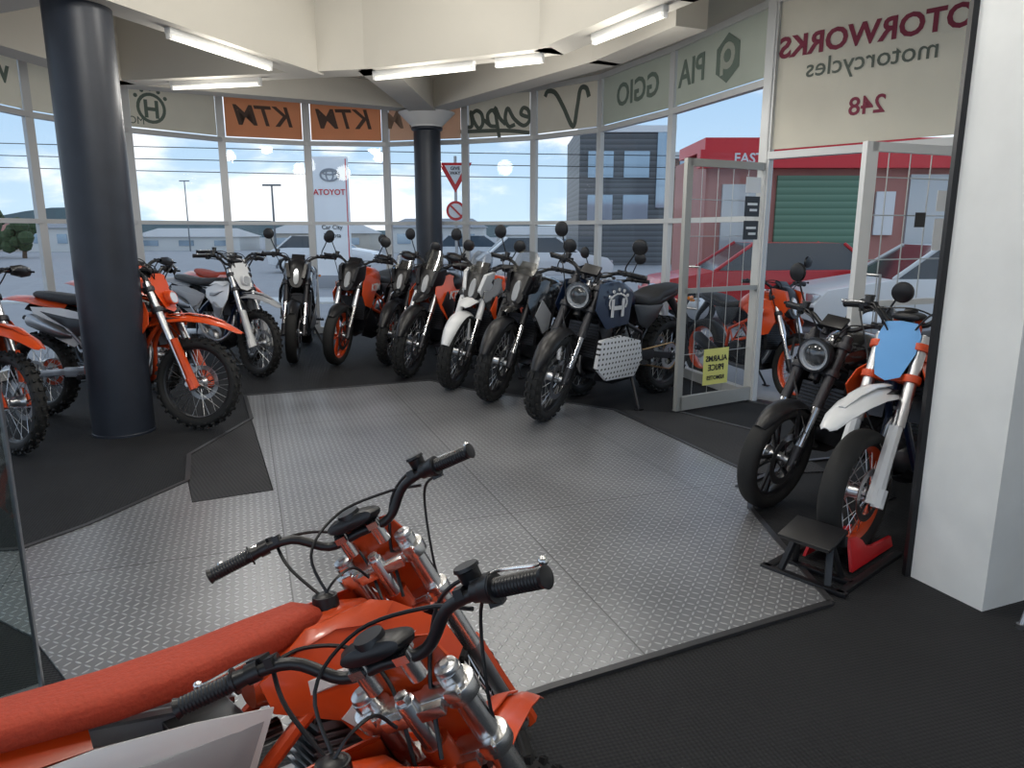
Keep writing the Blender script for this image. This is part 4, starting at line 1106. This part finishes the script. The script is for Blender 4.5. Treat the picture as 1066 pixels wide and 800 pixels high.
# ------------------------------------------------------------------ outside
ASPH=mat('asphalt',(.30,.30,.31),.85,noise=.15,nscale=3)
mb=MB(); mb.box((0,60,-.17),(400,260,.1)); g=struct('ground',mb,[ASPH])
mb=MB(); mb.box((-16,17.5,-.10),(32,1.2,.06)); thing('kerb',mb,[mat('concrete',(.6,.6,.58),.8,noise=.1)],'pale concrete kerb along the street','kerb')
PINK=mat('red_wall_paint',(.42,.17,.14),.6,noise=.15,nscale=2)
mb=MB()
mb.box((10.1,17.5,1.5),(12.0,3,3.24),m=0); mb.box((10.1,15.9,3.0),(12.4,.3,.36),m=1); mb.box((10.1,17,3.30),(12.2,2.4,.25),m=1)
mb.box((6.6,15.97,1.3),(2.0,.08,2.75),m=2); mb.box((4.9,15.97,1.5),(.9,.08,2.0),m=3); mb.box((9.3,15.97,1.5),(1.8,.08,2.4),m=3); mb.box((12.0,15.97,1.5),(2.6,.08,2.4),m=3); mb.box((7.9,15.93,1.9),(.4,.06,.9),m=4)
sh=thing('shop_building',mb,[PINK,mat('red_fascia',(.62,.02,.03),.4),ROLLER,mat('shop_window',(.45,.48,.50),.1,.1),WHITE],'red single-storey shop with green roller door across the street','building')
ob('lettering',text_me('FAST',.28,WHITE,.02),sh,basis((1,0,0),(0,0,1),(4.9,15.74,3.0)))
mb=MB(); mb.box((5.4,40,3.1),(4.4,8,6.5),m=0); mb.box((8.9,41,2.5),(2.8,8,5.3),m=1)
for zz in (4.6,2.6): 
    for xx in (4.2,5.9): mb.box((xx,35.97,zz),(1.2,.1,1.2),m=2)
mb.box((7.2,35.95,4.4),(.7,.12,3.6),m=2)
mb.box((5.4,35.95,6.2),(4.6,.2,.3),m=3); mb.box((8.8,36.95,4.2),(1.3,.1,1.6),m=2); mb.box((8.9,36.9,5.1),(3.0,.2,.3),m=3)
thing('office_building',mb,[CLAD,BRICK,mat('office_window',(.35,.44,.52),.08,.4),WHITE],'two-storey grey clad building with brick wing','building')
random.seed(3)
roofs=[mat('roof_grey',(.22,.23,.25),.7),mat('roof_red',(.28,.10,.07),.7),mat('roof_pale',(.4,.4,.4),.6)]
walls=[mat('house_white',(.62,.62,.60),.7),mat('house_cream',(.48,.44,.38),.7),mat('house_brick',(.28,.16,.11),.8)]
x=-62
while x<0:
    w=random.uniform(5,9); hh=random.uniform(1.1,1.9); y=random.uniform(58,66)
    mb=MB(); mb.box((0,0,hh/2),(w,5,hh),m=0)
    mb.add([(-w/2-.2,-2.7,hh),(w/2+.2,-2.7,hh),(w/2+.2,2.7,hh),(-w/2-.2,2.7,hh),(-w/2+1,0,hh+.7),(w/2-1,0,hh+.7)],[(0,1,5,4),(1,2,5),(2,3,4,5),(3,0,4),(0,1,2,3)],m=1)
    for q in range(3): mb.box((-w/3+q*w/3,-2.52,hh*.55),(w*.14,.06,hh*.4),m=2)
    wl=random.choice(walls[:2]+walls); rf_=random.choice(roofs+roofs[2:])
    thing('house',mb,[wl,rf_,mat('office_window')],'low %s house with %s'%({'house_white':'white','house_cream':'cream','house_brick':'brick'}[wl.name],{'roof_grey':'grey hipped roof','roof_red':'red hipped roof','roof_pale':'pale hipped roof'}[rf_.name]),'house',Matrix.Translation((x+w/2,y,-.12)))
    x+=w+random.uniform(.8,3)
mb=MB(); vs=[];fs=[]
N=80
for i in range(N+1):
    X=-260+520*i/N; H=1.5+1.2*math.sin(i*.31)+1.0*math.sin(i*.83+1)+(2.0 if i<25 else 0)
    vs+=[(X,178,-1),(X,180,max(1.5,H+1.5)),(X,200,-1)]
for i in range(N):
    for j in range(2): fs.append((3*i+j,3*i+3+j,3*i+4+j,3*i+1+j))
mb.add(vs,fs); thing('hills',mb,[mat('hill_green',(.10,.14,.15),.9,noise=.3,nscale=.2)],'low blue-green wooded hills on the horizon','hill',kind='stuff')
def tree(x,y,s):
    root=bpy.data.objects.new('tree',None); COL.objects.link(root); root.location=(x,y,-.12)
    root['label']='dark green leafy tree beyond the street'; root['category']='tree'
    mb=MB(); mb.tube([(0,0,0),(.05*s,0,s*.5),(0,.05*s,s*.8)],[.06*s,.045*s,.03*s],n=8); ob('trunk',mk('trunk',mb,[mat('bark',(.12,.08,.05),.9)]),root)
    mb=MB()
    for i in range(26):
        a_=random.uniform(0,6.28); r_=random.uniform(0,.42)*s; mb.sphere((r_*math.cos(a_),r_*math.sin(a_),s*random.uniform(.3,1.0)),s*random.uniform(.13,.21),n=8)
    ob('foliage',mk('foliage',mb,[mat('leaf_green',(.045,.075,.03),.9,noise=.5,nscale=8,bump=1)]),root)
for x_,y_,s_ in ((-35.2,45,2.9),(-32.4,46,2.6),(-29.6,45,2.2),(-38,46,3.1)): tree(x_,y_,s_)
mb=MB(); mb.box((0,0,1.85),(.98,.22,3.7),m=0); mb.box((0,-.0,.2),(1.1,.3,.4),m=1); mb.box((.46,-.115,1.85),(.05,.02,3.6),m=2)
py=thing('pylon_sign',mb,[mat('sign_white',(.85,.85,.85),.5),GREY,RED],'tall white pylon sign with red lettering by the street','sign',Matrix.Translation((-5.15,21.5,-.12)),bevel=.01)
mb=MB()
mb.tube([Vector((.26*math.cos(t),-.12,3.2+.16*math.sin(t))) for t in [2*pi*i/24 for i in range(25)]],.028,n=6)
mb.tube([Vector((.10*math.cos(t),-.12,3.2+.16*math.sin(t))) for t in [2*pi*i/20 for i in range(21)]],.022,n=6)
mb.tube([Vector((.2*math.cos(t),-.12,3.26+.05*math.sin(t))) for t in [2*pi*i/20 for i in range(21)]],.022,n=6)
ob('emblem',mk('emblem',mb,[GREY]),py)
ob('lettering',text_me('ATOYOT',.22,RED,.02),py,basis((1,0,0),(0,0,1),(-.03,-.13,2.72)))
ob('lettering',text_me('Car City',.17,BLACK,.01),py,basis((1,0,0),(0,0,1),(0,-.13,1.75))); ob('lettering',text_me('Toyota',.17,BLACK,.01),py,basis((1,0,0),(0,0,1),(0,-.13,1.52)))
mb=MB(); mb.tube([(0,0,0),(0,0,3.1)],.03,n=8)
ts=thing('traffic_sign',mb,[STEEL],'red and white give way sign above round sign on pole','traffic sign',Matrix.Translation((-1.12,15,-.12)))
def tri(s,y,zc,m,mb):
    p=[(-.5*s,.29*s),(.5*s,.29*s),(0,-.58*s)]; mb.prism([(a_,zc+b_) for a_,b_ in p],y,y+.008,m)
mb=MB(); tri(.66,-.05,2.78,0,mb); tri(.42,-.06,2.80,1,mb); tp_=ob('sign_board',mk('sign_board',mb,[RED,WHITE]),ts)
ob('lettering',text_me('GIVE',.09,BLACK,.02),tp_,basis((1,0,0),(0,0,1),(0,-.065,2.86))); ob('lettering',text_me('WAY',.09,BLACK,.02),tp_,basis((1,0,0),(0,0,1),(0,-.065,2.77)))
mb=MB(); mb.tube([(0,-.05,2.05),(0,-.06,2.05)],.19,n=28,m=0); mb.tube([(0,-.06,2.05),(0,-.066,2.05)],.14,n=28,m=1); mb.bar((-.1,-.07,2.15),(.1,-.07,1.95),.006,.035,m=0); ob('sign_board',mk('sign_board',mb,[RED,WHITE]),ts)
for (x,y,h) in ((-10.5,33,3.6),(-26,60,5.5)):
    mb=MB(); mb.tube([(0,0,0),(0,0,h)],[.06,.04],n=8); mb.bar((-.4,0,h),(.4,0,h),.08,.08); thing('street_pole',mb,[mat('pole_grey',(.15,.16,.17),.5)],'slim street pole with crossarm','pole',Matrix.Translation((x,y,-.12)))
for k in range(3):
    mb=MB(); pts=[Vector((-45+i*7,32+i*.2,5.4-.5*k+.012*(i-6)**2-.09*i)) for i in range(13)]; mb.tube(pts,.018,n=4)
    thing('power_line',mb,[BLACK],'sagging overhead power line above the street','wire')
def car(x,y,h,m,label):
    root=bpy.data.objects.new('car',None); COL.objects.link(root); root.location=(x,y,-.12); root.rotation_euler=(0,0,math.radians(h))
    root['label']=label; root['category']='car'
    mb=MB(); prof=[(-2.1,.35),(-2.15,.75),(-1.9,.95),(-1.3,1.0),(1.0,.98),(1.95,.82),(2.15,.6),(2.1,.33),(1.75,.3),(1.6,.55),(1.3,.62),(1.0,.55),(.85,.28),(-.95,.28),(-1.1,.55),(-1.35,.62),(-1.65,.55),(-1.8,.3)]
    mb.prism(prof,-.85,.85)
    vs=[(-1.75,-.80,.97),(1.05,-.80,.97),(1.05,.80,.97),(-1.75,.80,.97),(-1.2,-.62,1.45),(.35,-.62,1.45),(.35,.62,1.45),(-1.2,.62,1.45)]
    mb.add(vs,[(0,1,2,3),(4,5,6,7)],m=0)
    for p in ((4,0),(5,1),(6,2),(7,3)): mb.bar(vs[p[0]],vs[p[1]],.06,.06,m=0)
    ob('body',mk('body',mb,[m],bevel=.03),root)
    mb=MB(); mb.add(vs,[(0,1,5,4),(1,2,6,5),(2,3,7,6),(3,0,4,7)]); ob('car_window',mk('car_window',mb,[mat('car_glass',(.05,.06,.07),.08,.3)]),root)
    for sx in (-1.38,1.32):
        for sy in (-.78,.78):
            mb=MB(); mb.lathe([(0,.09),(.2,.09),(.22,.1),(.31,.1),(.32,.0),(.31,-.1),(.22,-.1),(.2,-.09),(0,-.09)],(sx,sy,.32),n=24)
            mb.lathe([(0,.102),(.19,.097),(.2,.094)],(sx,sy,.32),n=20,m=1); mb.lathe([(0,-.102),(.19,-.097),(.2,-.094)],(sx,sy,.32),n=20,m=1)
            ob('wheel',mk('wheel',mb,[RUBBER,SILVER]),root)
    for sy in(-.6,.6):
        mb=MB(); mb.box((2.08,sy,.68),(.12,.35,.13)); ob('headlight',mk('headlight',mb,[LENS],bevel=.02),root)
car(6.6,11.3,175,WHITE,'white hatchback parked outside the entrance')
car(4.6,13.6,178,RED,'red hatchback parked across the forecourt')
car(-7.5,30,0,WHITE,'white sedan parked along the street')
car(-1.5,32,0,mat('car_silver',(.5,.52,.54),.3,.4),'silver sedan parked along the street')
car(1.0,24,5,WHITE,'white sedan waiting on the street')

# ------------------------------------------------------------------ world
w=bpy.data.worlds.new('World'); sc.world=w; w.use_nodes=True; nt=w.node_tree; L=nt.links.new
bg=nt.nodes['Background']; tc=nt.nodes.new('ShaderNodeTexCoord'); mp=nt.nodes.new('ShaderNodeMapping')
mp.inputs['Scale'].default_value=(1,1,2.6); mp.inputs['Location'].default_value=(.35,.2,.1)
L(tc.outputs['Generated'],mp.inputs[0])
n=nt.nodes.new('ShaderNodeTexNoise'); n.inputs['Scale'].default_value=4.2; n.inputs['Detail'].default_value=9; n.inputs['Roughness'].default_value=.55; n.inputs['Distortion'].default_value=.3
L(mp.outputs[0],n.inputs['Vector'])
cr=nt.nodes.new('ShaderNodeMapRange'); cr.interpolation_type='SMOOTHSTEP'; cr.inputs['From Min'].default_value=.44; cr.inputs['From Max'].default_value=.60; L(n.outputs['Fac'],cr.inputs['Value'])
sx=nt.nodes.new('ShaderNodeSeparateXYZ'); L(tc.outputs['Generated'],sx.inputs[0])
gr=nt.nodes.new('ShaderNodeMapRange'); gr.inputs['From Min'].default_value=0; gr.inputs['From Max'].default_value=.30; L(sx.outputs[2],gr.inputs['Value'])
bl=nt.nodes.new('ShaderNodeMix'); bl.data_type='RGBA'; bl.inputs['A'].default_value=(.50,.66,.80,1); bl.inputs['B'].default_value=(.20,.38,.64,1); L(gr.outputs[0],bl.inputs['Factor'])
mx=nt.nodes.new('ShaderNodeMix'); mx.data_type='RGBA'; mx.inputs['B'].default_value=(.90,.93,.97,1); L(bl.outputs['Result'],mx.inputs['A'])
L(cr.outputs[0],mx.inputs['Factor']); L(mx.outputs['Result'],bg.inputs['Color']); bg.inputs['Strength'].default_value=1.12

# ------------------------------------------------------------------ camera
cd=bpy.data.cameras.new('camera'); cd.lens=25.67; cd.sensor_width=36; cd.clip_end=1000
co=bpy.data.objects.new('camera',cd); COL.objects.link(co); co.location=(0,0,1.55); co.rotation_euler=(math.radians(90-11.9),0,0)
sc.camera=co
